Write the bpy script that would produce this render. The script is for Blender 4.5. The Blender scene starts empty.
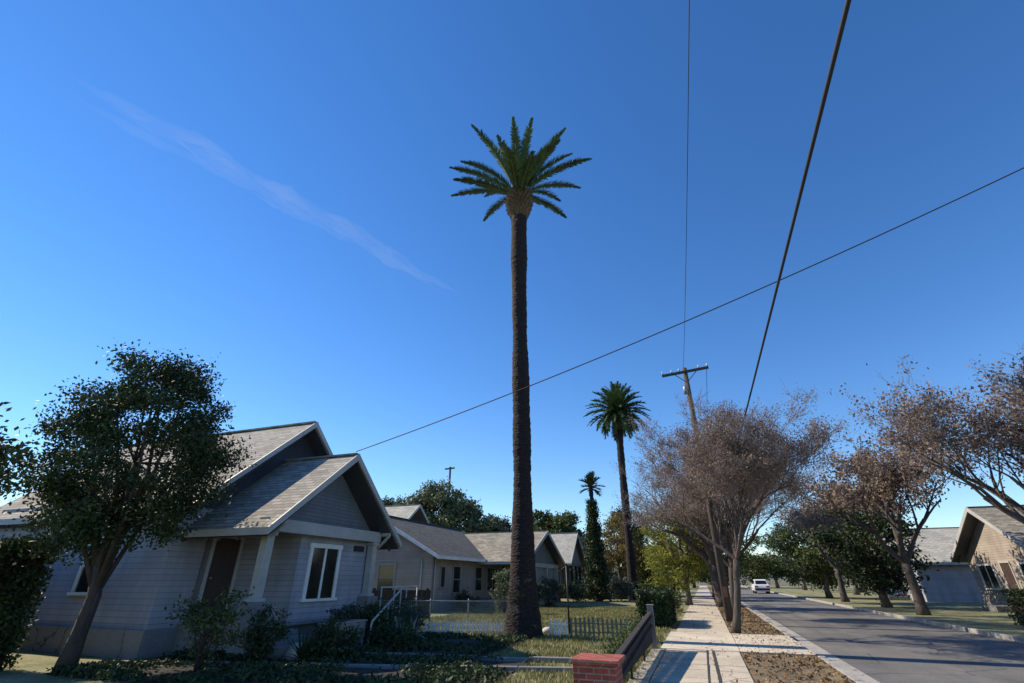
import bpy, math, random
import numpy as np
from mathutils import Vector, Matrix
PI = math.pi
R = math.radians
rnd = random.Random(7)
rng = np.random.default_rng(11)
scn = bpy.context.scene
col = scn.collection

# ------------------------------------------------------------------ materials
def new_mat(name):
    m = bpy.data.materials.new(name)
    m.use_nodes = True
    nt = m.node_tree
    b = nt.nodes['Principled BSDF']
    return m, nt, b

def N(nt, t, **kw):
    n = nt.nodes.new(t)
    for k, v in kw.items():
        setattr(n, k, v)
    return n

def ramp(nt, stops, src):
    r = N(nt, 'ShaderNodeValToRGB')
    e = r.color_ramp.elements
    while len(e) < len(stops):
        e.new(0.5)
    for i, (p, c) in enumerate(stops):
        e[i].position = p
        e[i].color = (c[0], c[1], c[2], 1)
    nt.links.new(src, r.inputs[0])
    return r

def mix(nt, fac, a, b, mode='MIX'):
    m = N(nt, 'ShaderNodeMix', data_type='RGBA', blend_type=mode)
    for sock, v in ((m.inputs[0], fac), (m.inputs[6], a), (m.inputs[7], b)):
        if isinstance(v, (int, float)):
            sock.default_value = v
        elif isinstance(v, (tuple, list)):
            sock.default_value = (v[0], v[1], v[2], 1)
        else:
            nt.links.new(v, sock)
    return m.outputs[2]

def noise(nt, scale, detail=4, vec=None, rough=0.55, dist=0.0):
    n = N(nt, 'ShaderNodeTexNoise')
    n.inputs['Scale'].default_value = scale
    n.inputs['Detail'].default_value = detail
    n.inputs['Roughness'].default_value = rough
    n.inputs['Distortion'].default_value = dist
    if vec is not None:
        nt.links.new(vec, n.inputs['Vector'])
    return n.outputs['Fac']

def objco(nt, sc=(1, 1, 1), rot=(0, 0, 0)):
    t = N(nt, 'ShaderNodeTexCoord')
    mp = N(nt, 'ShaderNodeMapping')
    mp.inputs['Scale'].default_value = sc
    mp.inputs['Rotation'].default_value = rot
    nt.links.new(t.outputs['Object'], mp.inputs['Vector'])
    return mp.outputs['Vector']

def bump(nt, b, h, strength=0.3, dist=0.02):
    n = N(nt, 'ShaderNodeBump')
    n.inputs['Strength'].default_value = strength
    n.inputs['Distance'].default_value = dist
    nt.links.new(h, n.inputs['Height'])
    nt.links.new(n.outputs['Normal'], b.inputs['Normal'])

def m_plain(name, c, rough=0.7, var=0.25, scale=3.0, bs=0.2, bd=0.01, metal=0.0, sc=(1, 1, 1)):
    m, nt, b = new_mat(name)
    v = objco(nt, sc)
    f = noise(nt, scale, 6, v)
    lo = tuple(x * (1 - var) for x in c)
    hi = tuple(min(1, x * (1 + var)) for x in c)
    r = ramp(nt, [(0.3, lo), (0.7, hi)], f)
    nt.links.new(r.outputs[0], b.inputs['Base Color'])
    b.inputs['Roughness'].default_value = rough
    b.inputs['Metallic'].default_value = metal
    bump(nt, b, noise(nt, scale * 12, 4, v), bs, bd)
    return m

def m_paint(name, c, rough=0.55):
    """weathered house paint: broad fading and fine dirt specks"""
    m, nt, b = new_mat(name)
    v = objco(nt)
    f = noise(nt, 1.3, 5, v)
    r = ramp(nt, [(0.3, tuple(x * .82 for x in c)), (0.7, tuple(min(1, x * 1.08) for x in c))], f)
    f2 = noise(nt, 22, 5, v)
    r2 = ramp(nt, [(0.55, (0, 0, 0)), (0.75, (1, 1, 1))], f2)
    o = mix(nt, r2.outputs[0], r.outputs[0], tuple(x * .6 for x in c))
    nt.links.new(o, b.inputs['Base Color'])
    b.inputs['Roughness'].default_value = rough
    bump(nt, b, f2, 0.15, 0.005)
    return m

def m_siding(name, c, pitch=0.13):
    m, nt, b = new_mat(name)
    t = N(nt, 'ShaderNodeTexCoord')
    s = N(nt, 'ShaderNodeSeparateXYZ')
    nt.links.new(t.outputs['Object'], s.inputs[0])
    d = N(nt, 'ShaderNodeMath', operation='DIVIDE')
    nt.links.new(s.outputs['Z'], d.inputs[0]); d.inputs[1].default_value = pitch
    fr = N(nt, 'ShaderNodeMath', operation='FRACT')
    nt.links.new(d.outputs[0], fr.inputs[0])
    v = objco(nt)
    f = noise(nt, 1.1, 5, v)
    base = ramp(nt, [(0.3, tuple(x * .8 for x in c)), (0.7, tuple(x * 1.1 for x in c))], f)
    fl = N(nt, 'ShaderNodeMath', operation='FLOOR'); nt.links.new(d.outputs[0], fl.inputs[0])
    wn = N(nt, 'ShaderNodeTexWhiteNoise', noise_dimensions='1D'); nt.links.new(fl.outputs[0], wn.inputs['W'])
    tone = ramp(nt, [(0, (.94, .94, .94)), (1, (1.05, 1.05, 1.05))], wn.outputs['Value'])
    streak = ramp(nt, [(.38, (.62, .60, .57)), (.56, (1, 1, 1))], noise(nt, 1.0, 6, objco(nt, (2.2, 2.2, .45)), .6))
    bs_ = mix(nt, 1.0, base.outputs[0], tone.outputs[0], 'MULTIPLY'); bs_ = mix(nt, .4, bs_, streak.outputs[0], 'MULTIPLY')
    line = ramp(nt, [(0.0, (0, 0, 0)), (0.05, (0, 0, 0)), (0.11, (1, 1, 1))], fr.outputs[0])
    o = mix(nt, line.outputs[0], tuple(x * .55 for x in c), bs_)
    nt.links.new(o, b.inputs['Base Color'])
    b.inputs['Roughness'].default_value = 0.65
    inv = N(nt, 'ShaderNodeMath', operation='SUBTRACT')
    inv.inputs[0].default_value = 1.0
    nt.links.new(fr.outputs[0], inv.inputs[1])
    bump(nt, b, inv.outputs[0], 0.8, 0.018)
    return m

def m_shingle(name, c, along='x', var=0.3):
    """composition shingles: courses across the slope, tabs of uneven tone"""
    m, nt, b = new_mat(name)
    t = N(nt, 'ShaderNodeTexCoord')
    s = N(nt, 'ShaderNodeSeparateXYZ')
    nt.links.new(t.outputs['Object'], s.inputs[0])
    cb = N(nt, 'ShaderNodeCombineXYZ')
    if along == 'x':
        nt.links.new(s.outputs['X'], cb.inputs[0])
    else:
        nt.links.new(s.outputs['Y'], cb.inputs[0])
    nt.links.new(s.outputs['Z'], cb.inputs[1])
    br = N(nt, 'ShaderNodeTexBrick')
    br.inputs['Scale'].default_value = 1.0
    br.inputs['Brick Width'].default_value = 0.33
    br.inputs['Row Height'].default_value = 0.095
    br.inputs['Mortar Size'].default_value = 0.012
    br.inputs['Mortar Smooth'].default_value = 0.3
    br.inputs['Color1'].default_value = tuple(x * (1 - var) for x in c) + (1,)
    br.inputs['Color2'].default_value = tuple(x * (1 + var) for x in c) + (1,)
    br.inputs['Mortar'].default_value = tuple(x * .45 for x in c) + (1,)
    nt.links.new(cb.outputs[0], br.inputs['Vector'])
    v = objco(nt)
    f = noise(nt, 0.9, 6, v, 0.65)
    rr = ramp(nt, [(0.3, (.78, .78, .78)), (0.7, (1.15, 1.15, 1.12))], f)
    o = mix(nt, 1.0, br.outputs['Color'], rr.outputs[0], 'MULTIPLY')
    g = noise(nt, 60, 3, v)
    rg = ramp(nt, [(0.3, (.8, .8, .8)), (0.7, (1.15, 1.15, 1.15))], g)
    o = mix(nt, 1.0, o, rg.outputs[0], 'MULTIPLY')
    nt.links.new(o, b.inputs['Base Color'])
    b.inputs['Roughness'].default_value = 0.92
    bump(nt, b, br.outputs['Fac'], -0.5, 0.01)
    return m

def m_brick(name):
    m, nt, b = new_mat(name)
    t = N(nt, 'ShaderNodeTexCoord')
    s = N(nt, 'ShaderNodeSeparateXYZ')
    nt.links.new(t.outputs['Object'], s.inputs[0])
    a = N(nt, 'ShaderNodeMath', operation='ADD')
    nt.links.new(s.outputs['X'], a.inputs[0]); nt.links.new(s.outputs['Y'], a.inputs[1])
    cb = N(nt, 'ShaderNodeCombineXYZ')
    nt.links.new(a.outputs[0], cb.inputs[0]); nt.links.new(s.outputs['Z'], cb.inputs[1])
    br = N(nt, 'ShaderNodeTexBrick')
    br.inputs['Scale'].default_value = 1.0
    br.inputs['Brick Width'].default_value = 0.215
    br.inputs['Row Height'].default_value = 0.072
    br.inputs['Mortar Size'].default_value = 0.008
    br.inputs['Color1'].default_value = (0.33, 0.075, 0.05, 1)
    br.inputs['Color2'].default_value = (0.22, 0.05, 0.035, 1)
    br.inputs['Mortar'].default_value = (0.25, 0.20, 0.17, 1)
    nt.links.new(cb.outputs[0], br.inputs['Vector'])
    f = noise(nt, 9, 5, objco(nt))
    rr = ramp(nt, [(0.3, (.7, .7, .7)), (0.7, (1.25, 1.2, 1.15))], f)
    nt.links.new(mix(nt, 1.0, br.outputs['Color'], rr.outputs[0], 'MULTIPLY'), b.inputs['Base Color'])
    b.inputs['Roughness'].default_value = 0.9
    bump(nt, b, br.outputs['Fac'], -0.8, 0.012)
    return m

def m_concrete(name, c, joint=None, rough=0.88):
    m, nt, b = new_mat(name)
    v = objco(nt)
    f = noise(nt, 0.9, 7, v, 0.65)
    r1 = ramp(nt, [(0.3, tuple(x * .72 for x in c)), (0.55, c), (0.75, tuple(x * 1.15 for x in c))], f)
    f2 = noise(nt, 30, 4, v)
    r2 = ramp(nt, [(0.35, (.82, .82, .82)), (0.65, (1.1, 1.1, 1.1))], f2)
    o = mix(nt, 1.0, r1.outputs[0], r2.outputs[0], 'MULTIPLY')
    # dark stains and old gum
    vo = N(nt, 'ShaderNodeTexVoronoi'); vo.inputs['Scale'].default_value = 2.3
    nt.links.new(v, vo.inputs['Vector'])
    r3 = ramp(nt, [(0.0, (1, 1, 1)), (0.035, (1, 1, 1)), (0.05, (0, 0, 0))], vo.outputs['Distance'])
    o = mix(nt, r3.outputs[0], o, tuple(x * .5 for x in c))
    st = ramp(nt, [(0.58, (0, 0, 0)), (0.72, (.7, .7, .7))], noise(nt, 2.2, 6, objco(nt, (1, .5, 1)), .7, .6))
    o = mix(nt, st.outputs[0], o, tuple(x * .55 for x in c))
    ce = N(nt, 'ShaderNodeTexVoronoi', feature='DISTANCE_TO_EDGE'); ce.inputs['Scale'].default_value = .45
    wv = N(nt, 'ShaderNodeVectorMath', operation='ADD'); nz = N(nt, 'ShaderNodeTexNoise'); nz.inputs['Scale'].default_value = 1.4; nz.inputs['Detail'].default_value = 6
    nt.links.new(v, nz.inputs['Vector']); nt.links.new(v, wv.inputs[0]); nt.links.new(nz.outputs['Color'], wv.inputs[1]); nt.links.new(wv.outputs[0], ce.inputs['Vector'])
    cr_ = ramp(nt, [(0, (1, 1, 1)), (.004, (1, 1, 1)), (.009, (0, 0, 0))], ce.outputs['Distance'])
    o = mix(nt, cr_.outputs[0], o, tuple(x * .25 for x in c))
    nt.links.new(o, b.inputs['Base Color'])
    b.inputs['Roughness'].default_value = rough
    bump(nt, b, f2, 0.25, 0.006)
    return m

def m_asphalt(name):
    m, nt, b = new_mat(name)
    v = objco(nt)
    f = noise(nt, 0.5, 6, v, 0.6)
    r1 = ramp(nt, [(0.3, (.10, .098, .095)), (0.7, (.17, .165, .155))], f)
    pv_ = N(nt, 'ShaderNodeTexVoronoi', distance='CHEBYCHEV'); pv_.inputs['Scale'].default_value = .16
    nt.links.new(v, pv_.inputs['Vector'])
    pr_ = ramp(nt, [(0, (.7, .7, .7)), (.4, (1, 1, 1)), (1, (1.25, 1.22, 1.15))], pv_.outputs['Color'])
    lane = ramp(nt, [(.4, (.75, .75, .75)), (.6, (1.1, 1.1, 1.1))], noise(nt, 1.0, 4, objco(nt, (1.1, .05, 1))))
    r2 = ramp(nt, [(0.3, (.7, .7, .7)), (0.7, (1.3, 1.3, 1.3))], noise(nt, 45, 3, v))
    o = mix(nt, 1.0, r1.outputs[0], r2.outputs[0], 'MULTIPLY')
    o = mix(nt, .8, o, pr_.outputs[0], 'MULTIPLY'); o = mix(nt, .8, o, lane.outputs[0], 'MULTIPLY')
    vo = N(nt, 'ShaderNodeTexVoronoi', feature='DISTANCE_TO_EDGE'); vo.inputs['Scale'].default_value = 0.35
    nt.links.new(v, vo.inputs['Vector'])
    r3 = ramp(nt, [(0.0, (1, 1, 1)), (0.006, (0, 0, 0))], vo.outputs['Distance'])
    o = mix(nt, r3.outputs[0], o, (.02, .02, .02))
    nt.links.new(o, b.inputs['Base Color'])
    b.inputs['Roughness'].default_value = 0.9
    bump(nt, b, noise(nt, 80, 3, v), 0.4, 0.008)
    return m

def m_ground(name, a, bb, c, s1=0.7, s2=9):
    m, nt, b = new_mat(name)
    v = objco(nt)
    f = noise(nt, s1, 6, v, 0.65)
    r = ramp(nt, [(0.32, a), (0.5, bb), (0.68, c)], f)
    r2 = ramp(nt, [(0.3, (.6, .6, .6)), (0.7, (1.35, 1.35, 1.35))], noise(nt, s2, 6, v, .7))
    nt.links.new(mix(nt, 1.0, r.outputs[0], r2.outputs[0], 'MULTIPLY'), b.inputs['Base Color'])
    b.inputs['Roughness'].default_value = 0.95
    bump(nt, b, noise(nt, s2 * 3, 5, v), 0.7, 0.03)
    return m

def m_leaf(name, a, bb, trans=0.25, scale=1.2, rough=0.6):
    m, nt, b = new_mat(name)
    v = objco(nt)
    f = noise(nt, scale, 3, v)
    g = N(nt, 'ShaderNodeNewGeometry')
    r = ramp(nt, [(0.0, a), (1.0, bb)], g.outputs['Random Per Island'])
    r2 = ramp(nt, [(0.3, (.5, .53, .5)), (0.7, (1.5, 1.45, 1.25))], f)
    c = mix(nt, 1.0, r.outputs[0], r2.outputs[0], 'MULTIPLY')
    nt.links.new(c, b.inputs['Base Color'])
    b.inputs['Roughness'].default_value = rough
    b.inputs['Specular IOR Level'].default_value = 0.3
    if trans > 0:
        tr = N(nt, 'ShaderNodeBsdfTranslucent')
        nt.links.new(c, tr.inputs['Color'])
        mx = N(nt, 'ShaderNodeMixShader'); mx.inputs[0].default_value = trans
        out = nt.nodes['Material Output']
        nt.links.new(b.outputs[0], mx.inputs[1]); nt.links.new(tr.outputs[0], mx.inputs[2])
        nt.links.new(mx.outputs[0], out.inputs['Surface'])
    return m

def m_bark(name, c, sc=(6, 6, 1.2), var=.45):
    m, nt, b = new_mat(name)
    v = objco(nt, sc)
    f = noise(nt, 2.0, 6, v, 0.65, 0.5)
    r = ramp(nt, [(0.3, tuple(x * (1 - var) for x in c)), (0.7, tuple(x * (1 + var) for x in c))], f)
    nt.links.new(r.outputs[0], b.inputs['Base Color'])
    b.inputs['Roughness'].default_value = 0.95
    bump(nt, b, f, 0.8, 0.04)
    return m

def m_palm_bark(name, c):
    """rings of old frond scars"""
    m, nt, b = new_mat(name)
    v = objco(nt)
    w = N(nt, 'ShaderNodeTexWave', wave_type='BANDS', bands_direction='Z')
    w.inputs['Scale'].default_value = 3.2
    w.inputs['Distortion'].default_value = 9
    w.inputs['Detail'].default_value = 3
    w.inputs['Detail Scale'].default_value = 2.2
    nt.links.new(v, w.inputs['Vector'])
    vo = N(nt, 'ShaderNodeTexVoronoi'); vo.inputs['Scale'].default_value = 7
    nt.links.new(objco(nt, (1, 1, 1.6)), vo.inputs['Vector'])
    r = ramp(nt, [(0.1, tuple(x * .7 for x in c)), (0.6, c), (0.95, tuple(x * 1.25 for x in c))], w.outputs['Fac'])
    r2 = ramp(nt, [(0.1, (1.2, 1.15, 1.1)), (0.6, (.6, .6, .6))], vo.outputs['Distance'])
    o = mix(nt, 1.0, r.outputs[0], r2.outputs[0], 'MULTIPLY')
    nt.links.new(o, b.inputs['Base Color'])
    b.inputs['Roughness'].default_value = 0.95
    a = N(nt, 'ShaderNodeMath', operation='SUBTRACT')
    nt.links.new(w.outputs['Fac'], a.inputs[0]); nt.links.new(vo.outputs['Distance'], a.inputs[1])
    bump(nt, b, a.outputs[0], 0.6, 0.03)
    return m

def m_glass(name):
    m, nt, b = new_mat(name)
    f = noise(nt, 1.5, 2, objco(nt))
    r = ramp(nt, [(0.3, (.006, .009, .009)), (0.7, (.025, .03, .028))], f)
    nt.links.new(r.outputs[0], b.inputs['Base Color'])
    b.inputs['Roughness'].default_value = 0.08
    bump(nt, b, noise(nt, 2.5, 2, objco(nt)), 0.05, 0.01)
    return m

def m_wire_mesh(name):
    """galvanised chain link: diamond wires, open between"""
    m, nt, b = new_mat(name)
    t = N(nt, 'ShaderNodeTexCoord')
    s = N(nt, 'ShaderNodeSeparateXYZ'); nt.links.new(t.outputs['Object'], s.inputs[0])
    outs = []
    for op in ('ADD', 'SUBTRACT'):
        a = N(nt, 'ShaderNodeMath', operation=op)
        nt.links.new(s.outputs['X'], a.inputs[0]); nt.links.new(s.outputs['Z'], a.inputs[1])
        mu = N(nt, 'ShaderNodeMath', operation='MULTIPLY'); mu.inputs[1].default_value = 12.0
        nt.links.new(a.outputs[0], mu.inputs[0])
        fr = N(nt, 'ShaderNodeMath', operation='FRACT'); nt.links.new(mu.outputs[0], fr.inputs[0])
        lt = N(nt, 'ShaderNodeMath', operation='LESS_THAN'); lt.inputs[1].default_value = 0.09
        nt.links.new(fr.outputs[0], lt.inputs[0]); outs.append(lt.outputs[0])
    mx = N(nt, 'ShaderNodeMath', operation='MAXIMUM')
    nt.links.new(outs[0], mx.inputs[0]); nt.links.new(outs[1], mx.inputs[1])
    nt.links.new(mx.outputs[0], b.inputs['Alpha'])
    b.inputs['Base Color'].default_value = (.32, .33, .33, 1)
    b.inputs['Metallic'].default_value = .6
    b.inputs['Roughness'].default_value = .5
    return m

M = {}
M['lawn'] = m_ground('lawn_soil', (.10, .115, .045), (.19, .19, .09), (.30, .275, .15))
M['parkway'] = m_ground('parkway_dirt', (.10, .075, .045), (.17, .13, .08), (.20, .17, .09), 1.2, 14)
M['terrain'] = m_ground('terrain', (.06, .07, .03), (.12, .11, .06), (.18, .15, .09), .05, 1.5)
M['walk'] = m_concrete('sidewalk_concrete', (.50, .44, .34))
M['apron'] = m_concrete('apron_concrete', (.56, .50, .39))
M['kerb'] = m_concrete('kerb_concrete', (.34, .33, .30))
M['edging'] = m_concrete('edging_concrete', (.22, .22, .215))
M['foundation'] = m_concrete('foundation_concrete', (.22, .22, .22))
M['asphalt'] = m_asphalt('asphalt')
M['darkline'] = m_plain('dark_line', (.035, .033, .03), .9)
M['brick'] = m_brick('red_brick')
M['mortarcap'] = m_concrete('brick_cap', (.38, .20, .15))
M['shingle_x'] = m_shingle('grey_shingle_x', (.31, .295, .265), 'x')
M['shingle_dark'] = m_shingle('dark_shingle', (.085, .088, .08), 'y')
M['shingle_tan'] = m_shingle('tan_shingle', (.27, .25, .20), 'x')
M['shingle_pale'] = m_shingle('pale_shingle', (.43, .42, .37), 'x', .18)
M['trim'] = m_paint('trim_paint', (.42, .42, .40))
M['trim_dull'] = m_paint('dull_trim_paint', (.30, .28, .26))
M['trim_white'] = m_paint('white_paint', (.76, .77, .74))
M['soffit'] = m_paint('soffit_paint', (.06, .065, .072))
M['wall1'] = m_siding('grey_siding', (.33, .34, .385))
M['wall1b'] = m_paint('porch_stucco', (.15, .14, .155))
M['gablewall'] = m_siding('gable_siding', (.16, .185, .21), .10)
M['wall2'] = m_siding('warm_grey_siding', (.33, .285, .245))
M['wall3'] = m_siding('green_grey_siding', (.16, .18, .17))
M['wall4'] = m_siding('cream_siding', (.50, .46, .36))
M['wall1_shade'] = m_siding('shaded_gable_siding', (.03, .032, .045), .10)  # upper gable siding with the overhang's shade put into the colour
M['shade_soil'] = m_ground('shade_soil', (.012, .011, .010), (.022, .020, .016), (.038, .032, .024), 1.5, 16)  # near-black ground, the yard's shade put into its colour
M['glass'] = m_glass('window_glass')
M['door'] = m_paint('door_paint', (.06, .035, .03))
M['iron'] = m_plain('black_iron', (.02, .02, .022), .5, .3, 6, .2, .004, .4)
M['galv'] = m_plain('galvanised_steel', (.30, .31, .31), .5, .25, 5, .1, .004, .6)
M['wiremesh'] = m_wire_mesh('chain_link_wire')
M['woodfence'] = m_plain('weathered_wood', (.028, .024, .022), .9, .4, 3, .5, .01, 0, (3, 3, .6))
M['woodpost'] = m_plain('grey_wood_post', (.20, .18, .17), .9, .3, 3, .5, .01, 0, (3, 3, .5))
M['picket'] = m_paint('picket_paint', (.82, .81, .76))
M['picketold'] = m_paint('old_picket_paint', (.15, .155, .11))
M['pole'] = m_bark('pole_wood', (.075, .062, .052), (8, 8, .6))
M['cable'] = m_plain('cable_rubber', (.022, .022, .025), .7)
M['ceramic'] = m_plain('porcelain', (.55, .60, .62), .25, .1)
M['palmbark'] = m_palm_bark('palm_bark', (.025, .017, .016))
M['boots'] = m_bark('palm_boots', (.13, .095, .055), (4, 4, 4), .5)
M['frond'] = m_leaf('palm_frond', (.028, .065, .025), (.085, .14, .055), .15, .8, .7)
M['rachis'] = m_plain('frond_midrib', (.07, .09, .035), .8)
M['deadfrond'] = m_leaf('dead_frond', (.16, .11, .06), (.26, .19, .10), .1)
M['bark'] = m_bark('grey_bark', (.13, .105, .085))
M['streetbark'] = m_bark('street_tree_bark', (.075, .06, .052))
M['barkdark'] = m_bark('dark_bark', (.06, .045, .038))
M['twig'] = m_bark('twig_bark', (.22, .18, .17), (3, 3, 3), .3)
M['deadleaf'] = m_leaf('brown_leaf', (.15, .11, .095), (.30, .235, .21), .3)
M['leafdark'] = m_leaf('dark_leaf', (.018, .036, .014), (.05, .075, .028), .15)
M['leafmid'] = m_leaf('mid_leaf', (.04, .065, .022), (.10, .13, .045), .25)
M['leafeuc'] = m_leaf('eucalyptus_leaf', (.045, .07, .035), (.20, .23, .14), .2)
M['leafyel'] = m_leaf('yellow_green_leaf', (.13, .16, .03), (.30, .30, .07), .4)
M['leafblue'] = m_leaf('bluish_leaf', (.028, .048, .040), (.075, .105, .088), .15)
M['leafpale'] = m_leaf('pale_agave_leaf', (.20, .25, .24), (.32, .37, .36), .05)
M['leafgold'] = m_leaf('golden_leaf', (.13, .10, .03), (.24, .18, .07), .3)
M['grass'] = m_leaf('grass_blade', (.11, .13, .045), (.32, .30, .15), .3)
M['litter'] = m_leaf('leaf_litter', (.12, .07, .03), (.28, .18, .09), .1)
M['carpaint'] = m_plain('car_white', (.72, .73, .74), .25, .04, 2, .0)
M['tyre'] = m_plain('tyre_rubber', (.02, .02, .02), .85)
M['alloy'] = m_plain('wheel_alloy', (.45, .46, .47), .35, .1, 2, .1, .004, .8)
M['lamp'] = m_plain('lamp_lens', (.55, .08, .05), .2, .1)
M['lampw'] = m_plain('headlamp_lens', (.7, .7, .7), .15, .1)
M['plaque'] = m_plain('dark_plaque', (.02, .02, .025), .5)
M['terracotta'] = m_plain('terracotta', (.30, .13, .07), .85)
M['stone'] = m_plain('pale_stone', (.5, .49, .45), .9)
M['hill'] = m_ground('hill_scrub', (.05, .07, .07), (.08, .10, .10), (.11, .13, .12), .004, .03)

# ------------------------------------------------------------------ objects
LOC = {}
def thing(name, label, cat, loc=(0, 0, 0), group=None, kind=None):
    o = bpy.data.objects.new(name, None)
    col.objects.link(o)
    o.empty_display_size = .3
    o.location = loc
    LOC[o.name] = Vector(loc)
    tag(o, label, cat, group, kind)
    return o

def tag(o, label=None, cat=None, group=None, kind=None):
    if label: o['label'] = label
    if cat: o['category'] = cat
    if group: o['group'] = group
    if kind: o['kind'] = kind
    return o

def worldloc(o):
    p = Vector((0, 0, 0))
    while o is not None:
        p = p + o.location
        o = o.parent
    return p

class MB:
    """collects world-space faces; build() makes ONE mesh object under its parent"""
    def __init__(s):
        s.v = []; s.f = []; s.sm = []
    def add(s, verts, faces, smooth=False):
        b = len(s.v)
        s.v.extend([tuple(v) for v in verts])
        for f in faces:
            s.f.append(tuple(i + b for i in f)); s.sm.append(smooth)
    def box(s, x0, y0, z0, x1, y1, z1):
        if x0 > x1: x0, x1 = x1, x0
        if y0 > y1: y0, y1 = y1, y0
        if z0 > z1: z0, z1 = z1, z0
        s.add([(x0,y0,z0),(x1,y0,z0),(x1,y1,z0),(x0,y1,z0),(x0,y0,z1),(x1,y0,z1),(x1,y1,z1),(x0,y1,z1)],
              [(0,3,2,1),(4,5,6,7),(0,1,5,4),(1,2,6,5),(2,3,7,6),(3,0,4,7)])
        return s
    def beam(s, a, b, w, h, up=(0, 0, 1)):
        a = Vector(a); b = Vector(b); d = (b - a).normalized()
        u = Vector(up)
        sd = d.cross(u)
        if sd.length < 1e-4: sd = d.cross(Vector((1, 0, 0)))
        sd.normalize(); u = sd.cross(d).normalized()
        vs = []
        for p in (a, b):
            for i, j in ((-1,-1),(1,-1),(1,1),(-1,1)):
                vs.append(p + sd * (i * w / 2) + u * (j * h / 2))
        s.add(vs, [(0,1,2,3),(7,6,5,4),(0,4,5,1),(1,5,6,2),(2,6,7,3),(3,7,4,0)])
        return s
    def slab(s, quad, t):
        """quad of 4 points (counter-clockwise seen from outside), thickness t behind"""
        q = [Vector(p) for p in quad]
        n = (q[1] - q[0]).cross(q[3] - q[0]).normalized()
        b = [p - n * t for p in q]
        s.add(q + b, [(0,1,2,3),(7,6,5,4),(0,4,5,1),(1,5,6,2),(2,6,7,3),(3,7,4,0)])
        return s
    def prism(s, pts, axis, a, b):
        """polygon pts (2D) extruded on axis x / y / z from a to b"""
        def P(p, t):
            return {'x': (t, p[0], p[1]), 'y': (p[0], t, p[1]), 'z': (p[0], p[1], t)}[axis]
        n = len(pts)
        vs = [P(p, a) for p in pts] + [P(p, b) for p in pts]
        fs = [tuple(range(n)), tuple(range(2*n-1, n-1, -1))]
        for i in range(n):
            j = (i + 1) % n
            fs.append((i, i + n, j + n, j))
        s.add(vs, fs)
        return s
    def tube(s, path, rad, n=8, caps=True, smooth=True, wob=0, sq=None):
        P = [Vector(p) for p in path]
        if not isinstance(rad, (list, tuple)): rad = [rad] * len(P)
        ref = Vector((0, 0, 1))
        vs = []; fs = []
        prev = None
        for i, p in enumerate(P):
            d = (P[min(i+1, len(P)-1)] - P[max(i-1, 0)])
            if d.length < 1e-6: d = Vector((0, 0, 1))
            d.normalize()
            if prev is None:
                a = d.cross(ref)
                if a.length < 1e-3: a = d.cross(Vector((1, 0, 0)))
            else:
                a = prev - d * prev.dot(d)
                if a.length < 1e-4: a = d.cross(Vector((1, 0, 0)))
            a.normalize(); prev = a; b = d.cross(a)
            for k in range(n):
                t = 2 * PI * k / n
                r = rad[i] * (1 + (rnd.uniform(-wob, wob) if wob else 0))
                vs.append(p + a * (math.cos(t) * r) + b * (math.sin(t) * r))
        for i in range(len(P) - 1):
            for k in range(n):
                k2 = (k + 1) % n
                fs.append((i*n+k, i*n+k2, (i+1)*n+k2, (i+1)*n+k))
        if caps:
            fs.append(tuple(range(n-1, -1, -1))); fs.append(tuple(range((len(P)-1)*n, len(P)*n)))
        s.add(vs, fs, smooth)
        return s
    def build(s, name, mat, parent=None, bevel=0, loc=None):
        me = bpy.data.meshes.new(name)
        off = worldloc(parent) if parent is not None else (Vector(loc) if loc else Vector((0, 0, 0)))
        me.from_pydata([(v[0]-off.x, v[1]-off.y, v[2]-off.z) for v in s.v], [], s.f)
        me.polygons.foreach_set('use_smooth', s.sm)
        me.materials.append(mat)
        me.update()
        o = bpy.data.objects.new(name, me)
        col.objects.link(o)
        if parent is not None: o.parent = parent
        elif loc: o.location = off
        if bevel:
            md = o.modifiers.new('bevel', 'BEVEL'); md.width = bevel; md.segments = 2; md.limit_method = 'ANGLE'
        return o

def np_mesh(name, verts, nper, mat, parent=None, loc=None, smooth=False):
    """verts: (F*nper, 3) array, every nper verts a face"""
    verts = np.asarray(verts, dtype=np.float32)
    off = worldloc(parent) if parent is not None else (Vector(loc) if loc else Vector((0, 0, 0)))
    verts = verts - np.array([off.x, off.y, off.z], dtype=np.float32)
    nv = len(verts); nf = nv // nper
    me = bpy.data.meshes.new(name)
    me.vertices.add(nv); me.loops.add(nv); me.polygons.add(nf)
    me.vertices.foreach_set('co', verts.ravel())
    me.loops.foreach_set('vertex_index', np.arange(nv, dtype=np.int32))
    me.polygons.foreach_set('loop_start', np.arange(0, nv, nper, dtype=np.int32))
    me.polygons.foreach_set('loop_total', np.full(nf, nper, dtype=np.int32))
    me.update(calc_edges=True)
    me.materials.append(mat)
    o = bpy.data.objects.new(name, me)
    col.objects.link(o)
    if parent is not None: o.parent = parent
    elif loc: o.location = off
    return o

def struct(o):
    o['kind'] = 'structure'
    return o

def leaves(centres, size, aspect=2.0, droop=0.0):
    """leaf-shaped quads (rhombus) at each centre"""
    c = np.asarray(centres, dtype=np.float32); n = len(c)
    d = rng.normal(size=(n, 3)); d[:, 2] -= droop
    d /= np.linalg.norm(d, axis=1)[:, None]
    e = rng.normal(size=(n, 3)); e -= d * (e * d).sum(1)[:, None]
    e /= np.linalg.norm(e, axis=1)[:, None]
    L = (size * rng.uniform(.6, 1.4, n))[:, None]
    W = L / aspect
    v = np.empty((n, 4, 3), dtype=np.float32)
    v[:, 0] = c - d * L * .5
    v[:, 1] = c + e * W * .5
    v[:, 2] = c + d * L * .5
    v[:, 3] = c - e * W * .5
    return v.reshape(-1, 3)

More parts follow.
